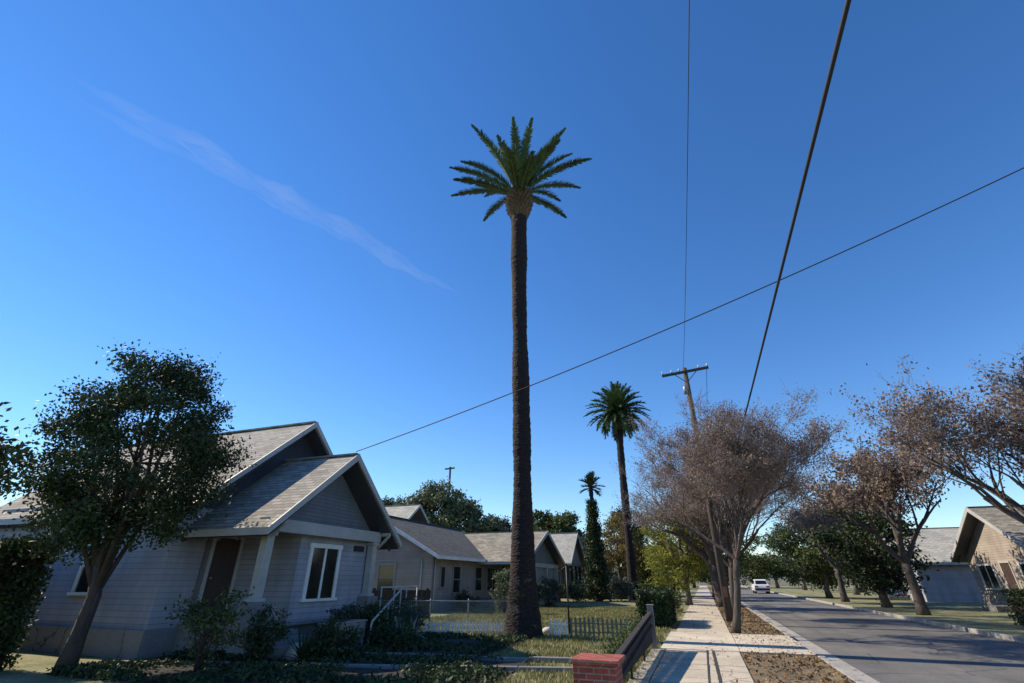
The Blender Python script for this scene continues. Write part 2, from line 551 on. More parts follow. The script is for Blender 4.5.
def clumps(ells, nclump, nleaf, cr, shell=.55):
    """leaf centres grouped in clumps through the outer volume of some ellipsoids"""
    pts = []; cen = []
    vol = np.array([e[3] * e[4] * e[5] for e in ells]) ** (2 / 3); vol = vol / vol.sum()
    for e, w in zip(ells, vol):
        k = max(2, int(nclump * w))
        d = rng.normal(size=(k, 3)); d /= np.linalg.norm(d, axis=1)[:, None]
        r = rng.uniform(shell, 1.0, k) ** .7
        cc = d * r[:, None] * np.array(e[3:6]) + np.array(e[0:3])
        for q in cc:
            cen.append(q)
            R_ = cr * rng.uniform(.5, 1.25)
            m = max(3, int(nleaf * (R_ / cr) ** 2))
            pp = rng.normal(size=(m, 3)) * np.array([.5, .5, .36]) * R_ + q
            pts.append(pp)
    return np.concatenate(pts), cen

def broadleaf(name, label, base, height, ells, mat, bark, nclump=90, nleaf=150, leaf=.16, cr=.6,
              tr=.25, group=None, cat='tree', shell=.45, lean=(0, 0), crown='crown', parts=True):
    x, y, z = base
    t = thing(name, label, cat, base, group)
    pts, cen = clumps([(x+e[0], y+e[1], z+e[2], e[3], e[4], e[5]) for e in ells], nclump, nleaf, cr, shell)
    mb = MB()
    top = Vector((x + lean[0], y + lean[1], z + height * .62))
    P = []; Rr = []
    for i in range(7):
        f = i / 6
        P.append(Vector((x, y, z - .05)).lerp(top, f) + Vector((rnd.uniform(-1, 1), rnd.uniform(-1, 1), 0)) * tr * .5 * (0 if i == 0 else 1))
        Rr.append(tr * (1.35 if i == 0 else 1) * (1 - .6 * f))
    mb.tube(P, Rr, 9, wob=.06)
    for q in rnd.sample(cen, min(len(cen), 26)):
        k = rnd.randint(2, 6)
        a = P[k]; b = Vector(q)
        m = a.lerp(b, .5) + Vector((rnd.uniform(-.2, .2), rnd.uniform(-.2, .2), rnd.uniform(0, .35)))
        mb.tube([a, m, b], [Rr[k] * .5, Rr[k] * .3, .02], 5, wob=.05)
    mb.build('trunk', bark, t)
    np_mesh(crown, leaves(pts, leaf), 4, mat, t)
    return t

def shrub(name, label, base, r, h, mat, n=2500, leaf=.09, group=None, cat='shrub', nclump=26, cr=None, bark=None):
    x, y, z = base
    t = thing(name, label, cat, base, group)
    pts, cen = clumps([(x, y, z + h * .52, r, r, h * .5)], nclump, max(10, n // nclump), cr or r * .38, .2)
    pts[:, 2] = np.maximum(pts[:, 2], z + .03)
    mb = MB()
    for q in cen[:9]:
        mb.tube([(x + rnd.uniform(-.06, .06), y + rnd.uniform(-.06, .06), z - .03), Vector((x, y, z + h*.3)).lerp(Vector(q), .5), q], [.025, .016, .006], 4)
    mb.build('stem', bark or M['barkdark'], t)
    np_mesh('foliage', leaves(pts, leaf), 4, mat, t)
    return t

def spiky(name, label, base, n, L, mat, group=None, w=.06, elev=(10, 80), cat='plant'):
    """rosette of long strap leaves; each leaf folded along its middle"""
    x, y, z = base
    V = []
    for i in range(n):
        az = rnd.uniform(0, 2*PI); el = R(rnd.uniform(*elev)); l = L * rnd.uniform(.7, 1.15)
        d = Vector((math.cos(az), math.sin(az), 0)); sd = Vector((-math.sin(az), math.cos(az), 0))
        prev = None
        for k in range(6):
            f = k / 5
            p = Vector((x, y, z + .04)) + d * (l * f * math.cos(el)) + Vector((0, 0, l * (f * math.sin(el) - .45 * f * f * math.cos(el))))
            ww = w * (1 - f) * (.6 + 1.2 * f) + .003
            cur = (p - sd * ww + Vector((0, 0, ww * .5)), p, p + sd * ww + Vector((0, 0, ww * .5)))
            if prev:
                V += [prev[0], prev[1], cur[1], cur[0], prev[1], prev[2], cur[2], cur[1]]
            prev = cur
    o = np_mesh(name, [tuple(v) for v in V], 4, mat, loc=base)
    return tag(o, label, cat, group)

# ------------------------------------------------------------------ world
SUN_AZ = R(-88)      # compass angle from +Y towards +X
SUN_EL = R(40)
w = bpy.data.worlds.new('World'); scn.world = w; w.use_nodes = True
nt = w.node_tree
bg = nt.nodes['Background']
sky = nt.nodes.new('ShaderNodeTexSky')
sky.sky_type = 'NISHITA'; sky.sun_disc = False
sky.sun_elevation = SUN_EL; sky.sun_rotation = SUN_AZ
sky.altitude = 0; sky.air_density = 1.0; sky.dust_density = 0.0; sky.ozone_density = 4.0
hs = nt.nodes.new('ShaderNodeHueSaturation'); hs.inputs['Saturation'].default_value = 1.23; hs.inputs['Value'].default_value = 1.0; hs.inputs['Hue'].default_value = .506
nt.links.new(sky.outputs[0], hs.inputs['Color']); nt.links.new(hs.outputs[0], bg.inputs['Color'])
bg.inputs['Strength'].default_value = 0.132
sd = Vector((math.sin(SUN_AZ) * math.cos(SUN_EL), math.cos(SUN_AZ) * math.cos(SUN_EL), math.sin(SUN_EL)))
sl = bpy.data.lights.new('sun', 'SUN'); sl.energy = 4.8; sl.angle = R(.5); sl.color = (1, .86, .67)
so = bpy.data.objects.new('sun', sl); col.objects.link(so)
so.rotation_euler = sd.to_track_quat('Z', 'Y').to_euler(); so.location = (-30, 0, 30)
scn.view_settings.view_transform = 'Standard'; scn.view_settings.look = 'None'
scn.view_settings.exposure = 0.5; scn.view_settings.gamma = 1.0

cam = bpy.data.cameras.new('camera'); co = bpy.data.objects.new('camera', cam); col.objects.link(co)
co.location = (0, 0, 1.6); co.rotation_euler = (R(90 + 26.8), 0, R(20))
cam.sensor_width = 36; cam.lens = 470 / 1024 * 36; cam.clip_end = 20000; cam.clip_start = .05
scn.camera = co

# ------------------------------------------------------------------ setting
WX0, WX1 = -1.15, .54       # sidewalk
KX = 2.35                   # near kerb, street side
SX1 = 8.7                  # far kerb
def grid(name, x0, x1, y0, y1, z, nx, ny, mat, amp=0.0):
    xs = np.linspace(x0, x1, nx + 1); ys = np.linspace(y0, y1, ny + 1)
    V = []; Fc = []
    for j, yy in enumerate(ys):
        for i, xx in enumerate(xs):
            e = 0 if i in (0, nx) or j in (0, ny) else rnd.uniform(-amp, amp)
            V.append((xx, yy, z + e))
    for j in range(ny):
        for i in range(nx):
            a = j * (nx + 1) + i
            Fc.append((a, a + 1, a + nx + 2, a + nx + 1))
    mb = MB(); mb.add(V, Fc, True)
    return mb.build(name, mat)
struct(grid('ground', -3000, 3000, -3000, 6000, -.16, 4, 4, M['terrain']))
struct(grid('street', KX, SX1, -60, 180, -.12, 4, 40, M['asphalt']))
lawn = struct(grid('lawn', -70, WX0, -40, 170, 0, 60, 180, M['lawn'], .012))
struct(grid('verge', WX1, KX - .15, -40, 170, .0, 8, 200, M['parkway'], .012))
struct(grid('far_side_lawn', SX1 + .15, 70, -40, 170, 0, 40, 120, M['lawn'], .02))
mb = MB(); mb.box(KX - .15, -40, -.3, KX, 14.6, .018); mb.box(KX - .15, 14.6, -.3, KX, 19.1, -.085); mb.box(KX - .15, 19.1, -.3, KX, 170, .018)
struct(mb.build('kerb', M['kerb'], bevel=.015))
mb = MB(); mb.box(KX + .002, -40, -.2, KX + .42, 170, -.112); struct(mb.build('road_edge', M['kerb']))
mb = MB(); mb.box(SX1, -40, -.3, SX1 + .15, 170, .018); struct(mb.build('far_kerb', M['kerb'], bevel=.015))
# sidewalk panels with real open joints, each tilted a touch
mb = MB(); y = -12.0
while y < 150:
    L_ = 1.62
    if not (14.4 < y < 18.9):
        y1 = min(y + L_, 14.62) if y < 14.4 else y + L_
        e = [rnd.uniform(-.006, .006) for _ in range(4)]
        z = .025
        x0, x1 = WX0, WX1
        mb.add([(x0,y+.008,-.1),(x1,y+.008,-.1),(x1,y1-.008,-.1),(x0,y1-.008,-.1),
                (x0,y+.008,z+e[0]),(x1,y+.008,z+e[1]),(x1,y1-.008,z+e[2]),(x0,y1-.008,z+e[3])],
               [(0,3,2,1),(4,5,6,7),(0,1,5,4),(1,2,6,5),(2,3,7,6),(3,0,4,7)])
        y = y1
    else:
        y = 19.1
struct(mb.build('sidewalk', M['walk'], bevel=.01))
mb = MB()   # driveway apron crossing the walk down to the street
for (xa, xb) in ((-1.3, .56), (.575, 2.19)):
    for (ya, yb) in ((14.64, 16.8), (16.82, 19.08)):
        mb.box(xa, ya, -.1, xb, yb, .034)
struct(mb.build('driveway', M['apron'], bevel=.008))
mb = MB(); mb.box(-1.32, 14.6, -.1, 2.21, 19.1, -.0); struct(mb.build('driveway_base', M['darkline']))
mb = MB()
for xa, xb_, wd in ((-.19, -.18, .035), (-.06, .03, .055)):
    vs = []; fs = []
    for k in range(26):
        f = k / 25; yy = 14.55 - 7.5 * f; px = xa + (xb_ - xa) * f * 1.2 + rnd.uniform(-.003, .003); ww = wd * rnd.uniform(.9, 1.1)
        vs += [(px - ww/2, yy, .037), (px + ww/2, yy, .037)]
    for k in range(25): fs.append((2*k, 2*k+1, 2*k+3, 2*k+2))
    mb.add(vs, fs)
struct(mb.build('sidewalk_lines', M['darkline']))  # two thin near-black lines running along the sidewalk
# concrete edging kerbs across the shaded yard
def edge_strip(a, b, w=.16, h=.09):
    mb = MB(); a = Vector(a); b = Vector(b); n = int((b - a).length / 1.1)
    for i in range(n):
        p = a.lerp(b, i / n); q = a.lerp(b, (i + .985) / n)
        dz = rnd.uniform(-.012, .012)
        mb.beam(p + Vector((0, 0, h/2 + dz)), q + Vector((0, 0, h/2 + dz)), w, h)
    return struct(mb.build('garden_kerb', M['edging'], bevel=.015))
edge_strip((-16, 9.6, 0), (-2.7, 11.75, 0),   .13, .09)
edge_strip((-12, 8.2, 0), (-2.45, 10.72, 0), .13, .08)
mb = MB(); mb.box(-1.48, 8.3, -.1, -1.17, 14.45, .045); struct(mb.build('fence_kerb', M['walk'], bevel=.01))
struct(grid('yard_shade_bed', -11.9, -5.0, 7.0, 15.4, .022, 24, 24, M['shade_soil'], .015))  # dark ground sheet standing in for deep shade on the lawn
struct(grid('side_shade_bed', -4.99, -3.7, 6.8, 11.3, .018, 8, 20, M['shade_soil'], .012))  # second dark sheet, carries the painted shade past the first
# hills on the horizon: a real ridge, kilometres away
hv = []; hf = []
nx = 90
for i in range(nx + 1):
    a = R(-100 + 200 * i / nx)
    hh = 90 + 70 * math.sin(i * .21) + 45 * math.sin(i * .53 + 1) + 22 * math.sin(i * 1.3) + rnd.uniform(-8, 8)
    for rr, k in ((3600, 0), (4200, .55), (4900, 1.0), (6000, 0)):
        hv.append((rr * math.sin(a), rr * math.cos(a), -1 + max(0, hh) * k + (rnd.uniform(-15, 15) if k else 0)))
for i in range(nx):
    for k in range(3):
        a = i * 4 + k
        hf.append((a, a + 4, a + 5, a + 1))
mb = MB(); mb.add(hv, hf, True); struct(mb.build('hills', M['hill']))

# ------------------------------------------------------------------ grass and litter (stuff)
def grass_patch(name, x0, x1, y0, y1, n, h, mat, label, keep=None):
    p = rng.uniform([x0, y0], [x1, y1], size=(n, 2))
    g = np.sin(p[:, 0] * 2.1 + np.sin(p[:, 1] * 1.3) * 2) * np.sin(p[:, 1] * 1.7 + p[:, 0])
    p = p[rng.uniform(-1.2, 1, n) < g + .45]
    if keep is not None:
        p = p[keep(p)]
    n = len(p)
    az = rng.uniform(0, 2*PI, n); hh = h * rng.uniform(.4, 1.3, n); ln = rng.uniform(.1, .9, n) * hh
    wd = rng.uniform(.004, .009, n) * (1 + 0 * az)
    wd = wd + .0006 * p[:, 1]
    v = np.zeros((n, 3, 3))
    dx = np.cos(az); dy = np.sin(az)
    v[:, 0] = np.stack([p[:, 0] - dy * wd, p[:, 1] + dx * wd, np.full(n, -.012)], 1)
    v[:, 1] = np.stack([p[:, 0] + dy * wd, p[:, 1] - dx * wd, np.full(n, -.012)], 1)
    v[:, 2] = np.stack([p[:, 0] + dx * ln, p[:, 1] + dy * ln, hh], 1)
    o = np_mesh(name, v.reshape(-1, 3), 3, mat)
    return tag(o, label, 'grass', None, 'stuff')
def off_walks(p):
    d1 = np.abs(p[:, 1] - (9.6 + (p[:, 0] + 16) * 2.15 / 13.3)) > .12
    d2 = np.abs(p[:, 1] - (8.2 + (p[:, 0] + 12) * 2.52 / 9.55)) > .1
    bed = (p[:, 0] < -4.95) & (p[:, 1] > 6.9) & (p[:, 1] < 15.5)
    bed |= (p[:, 0] < -3.65) & (p[:, 1] < 11.4)
    return d1 & d2 & (p[:, 0] < -1.36) & ~bed
def off_beds(q):
    return (np.abs(q[:, 1] - (9.6 + (q[:, 0] + 16) * 2.15 / 13.3)) > .14) & (np.abs(q[:, 1] - (8.2 + (q[:, 0] + 12) * 2.52 / 9.55)) > .14)
grass_patch('grass', -12, -1.34, 5.5, 34, 190000, .085, M['grass'], 'short dry winter grass on the front lawns beside the sidewalk', off_walks)
lv = leaves(np.stack([rng.uniform(WX1 + .02, KX - .2, 9000), rng.uniform(3, 60, 9000), rng.uniform(.012, .03, 9000)], 1), .07, 1.7)
tag(np_mesh('leaf_litter', lv, 4, M['litter']), 'brown fallen leaves littering the dirt strip between sidewalk and street', 'leaf litter', None, 'stuff')
q = np.stack([rng.uniform(-1.15, 2.2, 260), rng.uniform(6, 40, 260), rng.uniform(.045, .055, 260)], 1)
tag(np_mesh('fallen_leaves', leaves(q, .06, 1.7), 4, M['litter']), 'scattered dry leaves blown over the concrete sidewalk and apron', 'leaf litter', None, 'stuff')

# ------------------------------------------------------------------ houses
def face_map(face, plane):
    """(along, outward, up) -> world, for walls facing +x or -y"""
    if face == '+x': return lambda a, o, z: (plane + o, a, z)
    if face == '-x': return lambda a, o, z: (plane - o, a, z)
    return lambda a, o, z: (a, plane - o, z)
def mbox(mb, f, a0, a1, o0, o1, z0, z1):
    p = f(a0, o0, z0); q = f(a1, o1, z1)
    mb.box(p[0], p[1], p[2], q[0], q[1], q[2])
def window(parent, face, plane, a0, a1, z0, z1, cols=1, rows=1, fw=.1, mat=None):
    mat = mat or M['trim_white']; f = face_map(face, plane)
    mb = MB()
    mbox(mb, f, a0-fw, a0, 0, .05, z0, z1); mbox(mb, f, a1, a1+fw, 0, .05, z0, z1)
    mbox(mb, f, a0-fw-.03, a1+fw+.03, 0, .062, z1, z1+fw); mbox(mb, f, a0-fw-.05, a1+fw+.05, 0, .095, z0-.07, z0)
    wn = mb.build('window', mat, parent, bevel=.006)
    gp = MB(); mbox(gp, f, a0, a1, -.03, .012, z0, z1); gp.build('pane', M['glass'], wn)
    if cols > 1 or rows > 1:
        s = MB(); bw = .075 if cols == 2 else .04
        for i in range(1, cols):
            a = a0 + (a1 - a0) * i / cols; mbox(s, f, a - bw/2, a + bw/2, .0, .034, z0, z1)
        for j in range(1, rows):
            zz = z0 + (z1 - z0) * j / rows; mbox(s, f, a0, a1, .0, .030, zz - .02, zz + .02)
        s.build('sash', mat, wn)
    return wn
def door(parent, face, plane, a0, a1, z0, z1, mat=None, light=False):
    f = face_map(face, plane)
    mb = MB(); mbox(mb, f, a0-.09, a0, 0, .045, z0, z1); mbox(mb, f, a1, a1+.09, 0, .045, z0, z1); mbox(mb, f, a0-.09, a1+.09, 0, .05, z1, z1+.09)
    fr = MB()
    mbox(fr, f, a0, a1, -.02, .015, z0, z1)
    for (u0, u1, v0, v1) in ((.12, .46, .08, .42), (.54, .88, .08, .42), (.12, .46, .5, .93), (.54, .88, .5, .93)):
        mbox(fr, f, a0 + (a1-a0)*u0, a0 + (a1-a0)*u1, 0, .024, z0 + (z1-z0)*v0, z0 + (z1-z0)*v1)
    d = fr.build('door', mat or M['door'], parent, bevel=.004)
    mb.build('frame', M['trim'], d)
    k = MB(); p = f(a0 + .1, .07, z0 + 1.0); q = f(a0 + .1, .015, z0 + 1.0); k.tube([q, p], [.018, .032], 8); k.build('handle', M['galv'], d)
    return d
def gable_x(parent, name, xb, xf, yc, hw, ze, zr, mat, th=.13, rake=None, bw=.2, backrake=False, rafters=True):
    """roof with ridge along X; front at xf. ze/zr are TOP heights at eave (y=yc+-hw) and ridge."""
    mb = MB()
    mb.slab([(xb, yc-hw, ze), (xf, yc-hw, ze), (xf, yc, zr), (xb, yc, zr)], th)
    mb.slab([(xf, yc+hw, ze), (xb, yc+hw, ze), (xb, yc, zr), (xf, yc, zr)], th)
    mb.beam((xb, yc, zr + .012), (xf + .015, yc, zr + .012), .2, .05)
    r = mb.build(name, mat, parent)
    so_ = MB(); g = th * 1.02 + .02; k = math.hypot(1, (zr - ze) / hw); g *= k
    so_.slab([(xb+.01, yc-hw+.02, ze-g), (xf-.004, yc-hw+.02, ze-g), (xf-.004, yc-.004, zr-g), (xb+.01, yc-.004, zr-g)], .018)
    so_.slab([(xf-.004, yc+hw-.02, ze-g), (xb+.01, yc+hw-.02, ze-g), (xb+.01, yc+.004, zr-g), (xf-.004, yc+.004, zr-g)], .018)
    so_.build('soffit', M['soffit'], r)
    xs = [(xf + .002, xf + .055)] + ([(xb - .055, xb - .002)] if backrake else [])
    for x0, x1 in xs:
        for s in (-1, 1):
            ye = yc + s * (hw + .04); zz = ze - .04 * (zr - ze) / hw
            pts = [(ye, zz + .03), (yc, zr + .03), (yc, zr + .03 - bw * 1.28), (ye, zz + .03 - bw)]
            b = MB(); b.prism(pts, 'x', x0, x1)
            b.build('bargeboard', rake or M['trim'], r)
    for s in (-1, 1):
        f = MB(); ye = yc + s * (hw + .005)
        f.box(xb, ye, ze - .17, xf, ye + s * .035, ze - .005)
        f.build('fascia', rake or M['trim'], r)
    if rafters:
        k = int((xf - xb) / .6)
        for i in range(k):
            xx = xb + .3 + i * .6
            for s in (-1, 1):
                sl_ = (zr - ze) / hw
                a = Vector((xx, yc + s * (hw - .02), ze - th * 1.3 - .06)); c = Vector((xx, yc + s * (hw - .75), ze - th * 1.3 - .06 + sl_ * .73))
                t = MB(); t.beam(a, c, .06, .1); t.build('rafter_tail', M['soffit'], r)
    return r
def gable_y(parent, name, y0, y1, xc, hw, ze, zr, mat, th=.13, rake=None, bw=.18):
    mb = MB()
    mb.slab([(xc-hw, y1, ze), (xc-hw, y0, ze), (xc, y0, zr), (xc, y1, zr)], th)
    mb.slab([(xc+hw, y0, ze), (xc+hw, y1, ze), (xc, y1, zr), (xc, y0, zr)], th)
    mb.beam((xc, y0 - .015, zr + .012), (xc, y1, zr + .012), .2, .05)
    r = mb.build(name, mat, parent)
    for (ya, yb) in ((y0 - .055, y0 - .002), (y1 + .002, y1 + .055)):
        for s in (-1, 1):
            xe = xc + s * (hw + .04); zz = ze - .04 * (zr - ze) / hw
            b = MB(); b.prism([(xe, zz + .03), (xc, zr + .03), (xc, zr + .03 - bw * 1.28), (xe, zz + .03 - bw)], 'y', ya, yb)
            b.build('bargeboard', rake or M['trim'], r)
    for s in (-1, 1):
        f = MB(); xe = xc + s * (hw + .005); f.box(xe, y0, ze - .2, xe + s * .12, y1, ze - .02)
        f.build('gutter', rake or M['trim'], r)
    return r

# --- house 1: grey craftsman bungalow
h1 = thing('craftsman_house', 'grey craftsman bungalow with stepped front gables and white-framed window behind the bed darkened as shade', 'house', (-12, 12.2, 0))
PX = -9.45; YC = 12.04; HW = 2.85; ZE = 2.70; ZR = 5.03     # porch gable roof front, centre, half width
sl1 = (ZR - ZE) / HW
mb = MB(); mb.box(-20, 8.9, 0, -12.15, 15.9, .55); mb.box(-12.15, 9.75, 0, -10.15, 14.25, .55)
mb.build('foundation', M['foundation'], h1)
# main body: facade at x=-12.25
mb = MB()
mb.box(-20, 9.0, .55, -12.25, 15.8, 3.5)
mb.build('wall', M['wall1'], h1)
mb = MB(); mb.prism([(9.0, 3.3), (15.9, 3.3), (12.5, 6.2)], 'x', -20, -12.24); mb.build('upper_gable', M['wall1_shade'], h1)
gable_x(h1, 'roof', -21, -11.75, 12.5, 3.75, 3.18, 6.42, M['shingle_x'], bw=.15)
# porch block with the window
mb = MB()
mb.box(-12.24, 11.05, .55, -10.12, 14.15, 2.78)
mb.build('porch_room', M['wall1'], h1)
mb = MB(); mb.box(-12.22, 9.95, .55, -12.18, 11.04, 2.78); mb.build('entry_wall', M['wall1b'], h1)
mb = MB(); mb.box(-12.24, 9.72, .551, -9.95, 11.04, .62); mb.box(-10.11, 11.05, .551, -9.95, 14.2, .62); mb.build('porch_floor', M['foundation'], h1)
# gable wall above the beam
gz = lambda yy: ZR - abs(yy - YC) * sl1 - .2
mb = MB(); mb.prism([(9.55, 2.96), (14.35, 2.96), (YC, ZR - .2)], 'x', -10.32, -10.2)
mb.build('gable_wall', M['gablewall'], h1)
mb = MB(); mb.box(-10.06, 9.45, 2.66, -9.8, 14.3, 2.97); mb.build('porch_beam', M['trim'], h1, bevel=.01)
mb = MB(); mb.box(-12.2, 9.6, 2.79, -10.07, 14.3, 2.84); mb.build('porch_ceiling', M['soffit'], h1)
gable_x(h1, 'porch_roof', -12.5, PX, YC, HW, ZE, ZR, M['shingle_x'], bw=.17)
for yy in (9.72, 14.08):
    mb = MB()
    mb.prism([(-10.08+.02, yy-.1), (-9.84, yy-.1), (-9.84, yy+.12), (-10.06, yy+.12)], 'z', 1.2, 2.66)
    mb.box(-10.11, yy-.15, 1.12, -9.79, yy+.17, 1.2); mb.box(-10.1, yy-.14, 2.56, -9.8, yy+.16, 2.655)
    mb.build('column', M['trim'], h1, bevel=.008)
    mb = MB(); mb.box(-10.2, yy-.24, 0, -9.7, yy+.26, 1.119); mb.build('column_pedestal', M['foundation'], h1, bevel=.01)
window(h1, '+x', -10.12, 11.55, 12.62, 1.12, 2.38, 2, 1, .12)
door(h1, '+x', -12.18, 10.15, 10.95, .62, 2.6)
mb = MB(); mb.box(-10.12, 13.35, 2.37, -10.09, 13.85, 2.53); mb.build('nameplate', M['plaque'], h1)
# brackets under the rakes
for yy, zz in ((9.7, 2.9), (14.3, 2.9)):
    mb = MB(); mb.beam((-9.9, yy, zz), (-9.47, yy, zz), .08, .1); mb.beam((-9.89, yy, zz-.4), (-9.5, yy, zz-.05), .06, .07)
    mb.build('bracket', M['trim'], h1)
# steps and handrails
mb = MB()
for i in range(4): mb.box(-9.94 + i*.3, 9.9, 0, -9.64 + i*.3, 11.0, .5 - i*.13)
mb.build('steps', M['foundation'], h1, bevel=.01)
mb = MB(); mb.tube([(-9.25, 15.0, 1.33), (-8.35, 12.2, .60), (-8.33, 12.1, .05)], .028, 7)
for f in (.05, .5): mb.tube([(-9.25 + .9*f, 15.0 - 2.8*f, 0), (-9.25 + .9*f, 15.0 - 2.8*f, 1.33 - .73*f)], .02, 6)
mb.build('handrail', M['trim'], h1)
mb = MB(); mb.tube([(-9.6, 14.3, 1.36), (-9.6, 16.6, 1.36)], .025, 7); mb.tube([(-9.6, 14.35, .75), (-9.6, 16.6, .75)], .02, 7)
for yy in (14.35, 15.1, 15.85, 16.55): mb.tube([(-9.6, yy, 0), (-9.6, yy, 1.35)], .022, 6)
mb.build('railing', M['trim'], h1)
# side window on the near wall, roof vent pipe
window(h1, '-y', 9.0, -15.2, -14.3, 1.3, 2.5, 1, 2, .1)
mb = MB(); mb.tube([(-15.5, 11.2, 5.1), (-15.5, 11.2, 5.75)], .05, 8); mb.build('vent_pipe', M['galv'], h1)

# --- house 2: L-shaped bungalow
h2 = thing('bungalow', 'low L-shaped bungalow with dark roof and tan cross gable behind the big palm', 'house', (-14, 32, 0))
Y20, Y21 = 25.0, 37.6; XC2 = -17.95; HW2 = 4.5; ZE2 = 2.78; ZR2 = 5.12
mb = MB(); mb.box(-21.8, Y20+.5, 0, -13.95, 42.2, .5); mb.build('foundation', M['foundation'], h2)
mb = MB(); mb.box(-21.8, Y20+.5, .5, -13.95, 41.9, 2.8)
mb.prism([(-21.8, 2.8), (-13.95, 2.8), (XC2, 4.85)], 'y', Y20 + .5, Y20 + .62)
mb.build('wall', M['wall2'], h2)
gable_y(h2, 'roof', Y20, 37.2, XC2, HW2, ZE2, ZR2, M['shingle_dark'], rake=M['trim_white'])
gable_x(h2, 'cross_roof', -18.2, -10.45, 36.5, 5.0, 2.62, 4.82, M['shingle_tan'], rafters=False)
mb = MB(); mb.prism([(32.0, 2.62), (41.0, 2.62), (36.5, 4.6)], 'x', -11.2, -11.1); mb.build('gable_wall', M['wall3'], h2)
mb = MB(); mb.box(-11.25, 31.9, 2.35, -10.95, 41.1, 2.615); mb.build('porch_beam', M['trim'], h2)
for yy in (32.1, 35.0, 38.0, 40.8):
    mb = MB(); mb.box(-11.23, yy-.13, 1.0, -10.97, yy+.13, 2.345); mb.build('column', M['trim'], h2, bevel=.01)
    mb = MB(); mb.box(-11.35, yy-.25, 0, -10.85, yy+.25, 1.0); mb.build('column_pedestal', M['brick'], h2)
mb = MB(); mb.box(-13.94, 31.9, 0, -10.9, 41.1, .45); mb.build('porch_floor', M['foundation'], h2)
window(h2, '-y', Y20 + .5, -17.35, -16.35, 1.05, 2.3, 1, 2, .1, M['trim_dull'])
window(h2, '+x', -13.95, 26.5, 27.0, 1.2, 2.2, 1, 1, .07, M['trim_dull'])
window(h2, '+x', -13.95, 28.1, 29.0, .9, 2.25, 1, 2, .07, M['trim_dull'])
window(h2, '+x', -13.95, 31.3, 32.3, .95, 2.25, 1, 2, .07, M['trim_dull'])
window(h2, '+x', -13.95, 33.3, 35.2, .95, 2.25, 2, 1, .07, M['trim_dull'])
door(h2, '+x', -13.95, 36.0, 37.0, .5, 2.5)
for (px_, py_) in ((-14.6, Y20 + .44), (-13.88, Y20 + .7)):
    mb = MB(); mb.tube([(px_, py_, 2.6), (px_, py_, .1)], .045, 7); mb.build('downspout', M['trim'], h2)

# --- house 3
h3 = thing('gabled_cottage', 'small cottage with pale steep gable roof and dark porch posts beyond the bungalow', 'house', (-14, 54.5, 0))
mb = MB(); mb.box(-20, 51.2, 0, -14.2, 57.6, 3.0); mb.prism([(51.2, 3.0), (57.6, 3.0), (54.4, 5.6)], 'x', -12.75, -12.65); mb.build('wall', M['wall3'], h3)
gable_x(h3, 'roof', -20.5, -12.2, 54.4, 3.7, 3.0, 6.1, M['shingle_pale'], rafters=False)
for yy in (51.6, 53.4, 55.4, 57.2):
    mb = MB(); mb.box(-12.9, yy-.1, .4, -12.7, yy+.1, 2.95); mb.build('column', M['woodfence'], h3)
mb = MB(); mb.box(-14.19, 51.2, 0, -12.5, 57.6, .4); mb.build('porch_floor', M['foundation'], h3)
mb = MB(); mb.box(-12.95, 51.3, 2.8, -12.64, 57.5, 3.0); mb.build('porch_beam', M['soffit'], h3)
window(h3, '+x', -14.2, 52.3, 53.7, 1.1, 2.3, 2, 1)
door(h3, '+x', -14.2, 54.6, 55.5, .4, 2.4)

# --- back building with pale roof, and a house farther along
h4 = thing('garage', 'pale-roofed back building just showing between the two nearest house roofs', 'building', (-26, 41, 0))
mb = MB(); mb.box(-29, 38.6, 0, -24.6, 43.4, 5.2); mb.build('wall', M['wall4'], h4)
gable_x(h4, 'roof', -29.5, -24.2, 41, 2.9, 5.7, 7.9, M['shingle_pale'], rafters=False, backrake=True)
window(h4, '+x', -24.6, 40.2, 41.6, 3.2, 4.4, 2, 1)

def far_house(label, x0, x1, y0, y1, ze, zr, wallm, roofm, side, grp='houses across the street'):
    h = thing('house', label, 'house', ((x0+x1)/2, (y0+y1)/2, 0), grp)
    mb = MB(); mb.box(x0, y0, 0, x1, y1, ze); mb.prism([(y0, ze), (y1, ze), ((y0+y1)/2, zr - .25)], 'x', x0 + .02, x1 - .02); mb.build('wall', wallm, h)
    gable_x(h, 'roof', x0 - .6, x1 + .6, (y0+y1)/2, (y1-y0)/2 + .6, ze - .25, zr, roofm, backrake=True)
    face, pl = ('-x', x0) if side < 0 else ('+x', x1)
    L_ = y1 - y0
    window(h, face, pl, y0 + L_*.12, y0 + L_*.3, 1.1, 2.3, 2, 1)
    window(h, face, pl, y0 + L_*.66, y0 + L_*.86, 1.1, 2.3, 2, 1)
    door(h, face, pl, y0 + L_*.42, y0 + L_*.42 + .95, .3, 2.4)
    mb = MB(); s = -1 if side < 0 else 1
    mb.box(pl, y0 + L_*.38, 0, pl + s*1.5, y0 + L_*.58, .3); mb.build('steps', M['foundation'], h)
    return h
far_house('cream bungalow across the street with grey gable roof', 15.5, 25, 17, 26, 3.2, 5.8, M['wall4'], M['shingle_x'], -1)
far_house('grey bungalow with tan roof across the street, second along', 16, 25, 33, 41, 3.0, 5.4, M['wall2'], M['shingle_tan'], -1)
far_house('blue-grey cottage with pale roof far along across the street', 16, 25, 50, 59, 3.0, 5.6, M['wall1'], M['shingle_pale'], -1)
far_house('greenish cottage with tan roof farthest along on the lawn side', -22, -13.5, 72, 80, 3.0, 5.6, M['wall3'], M['shingle_tan'], 1, 'far cottages')

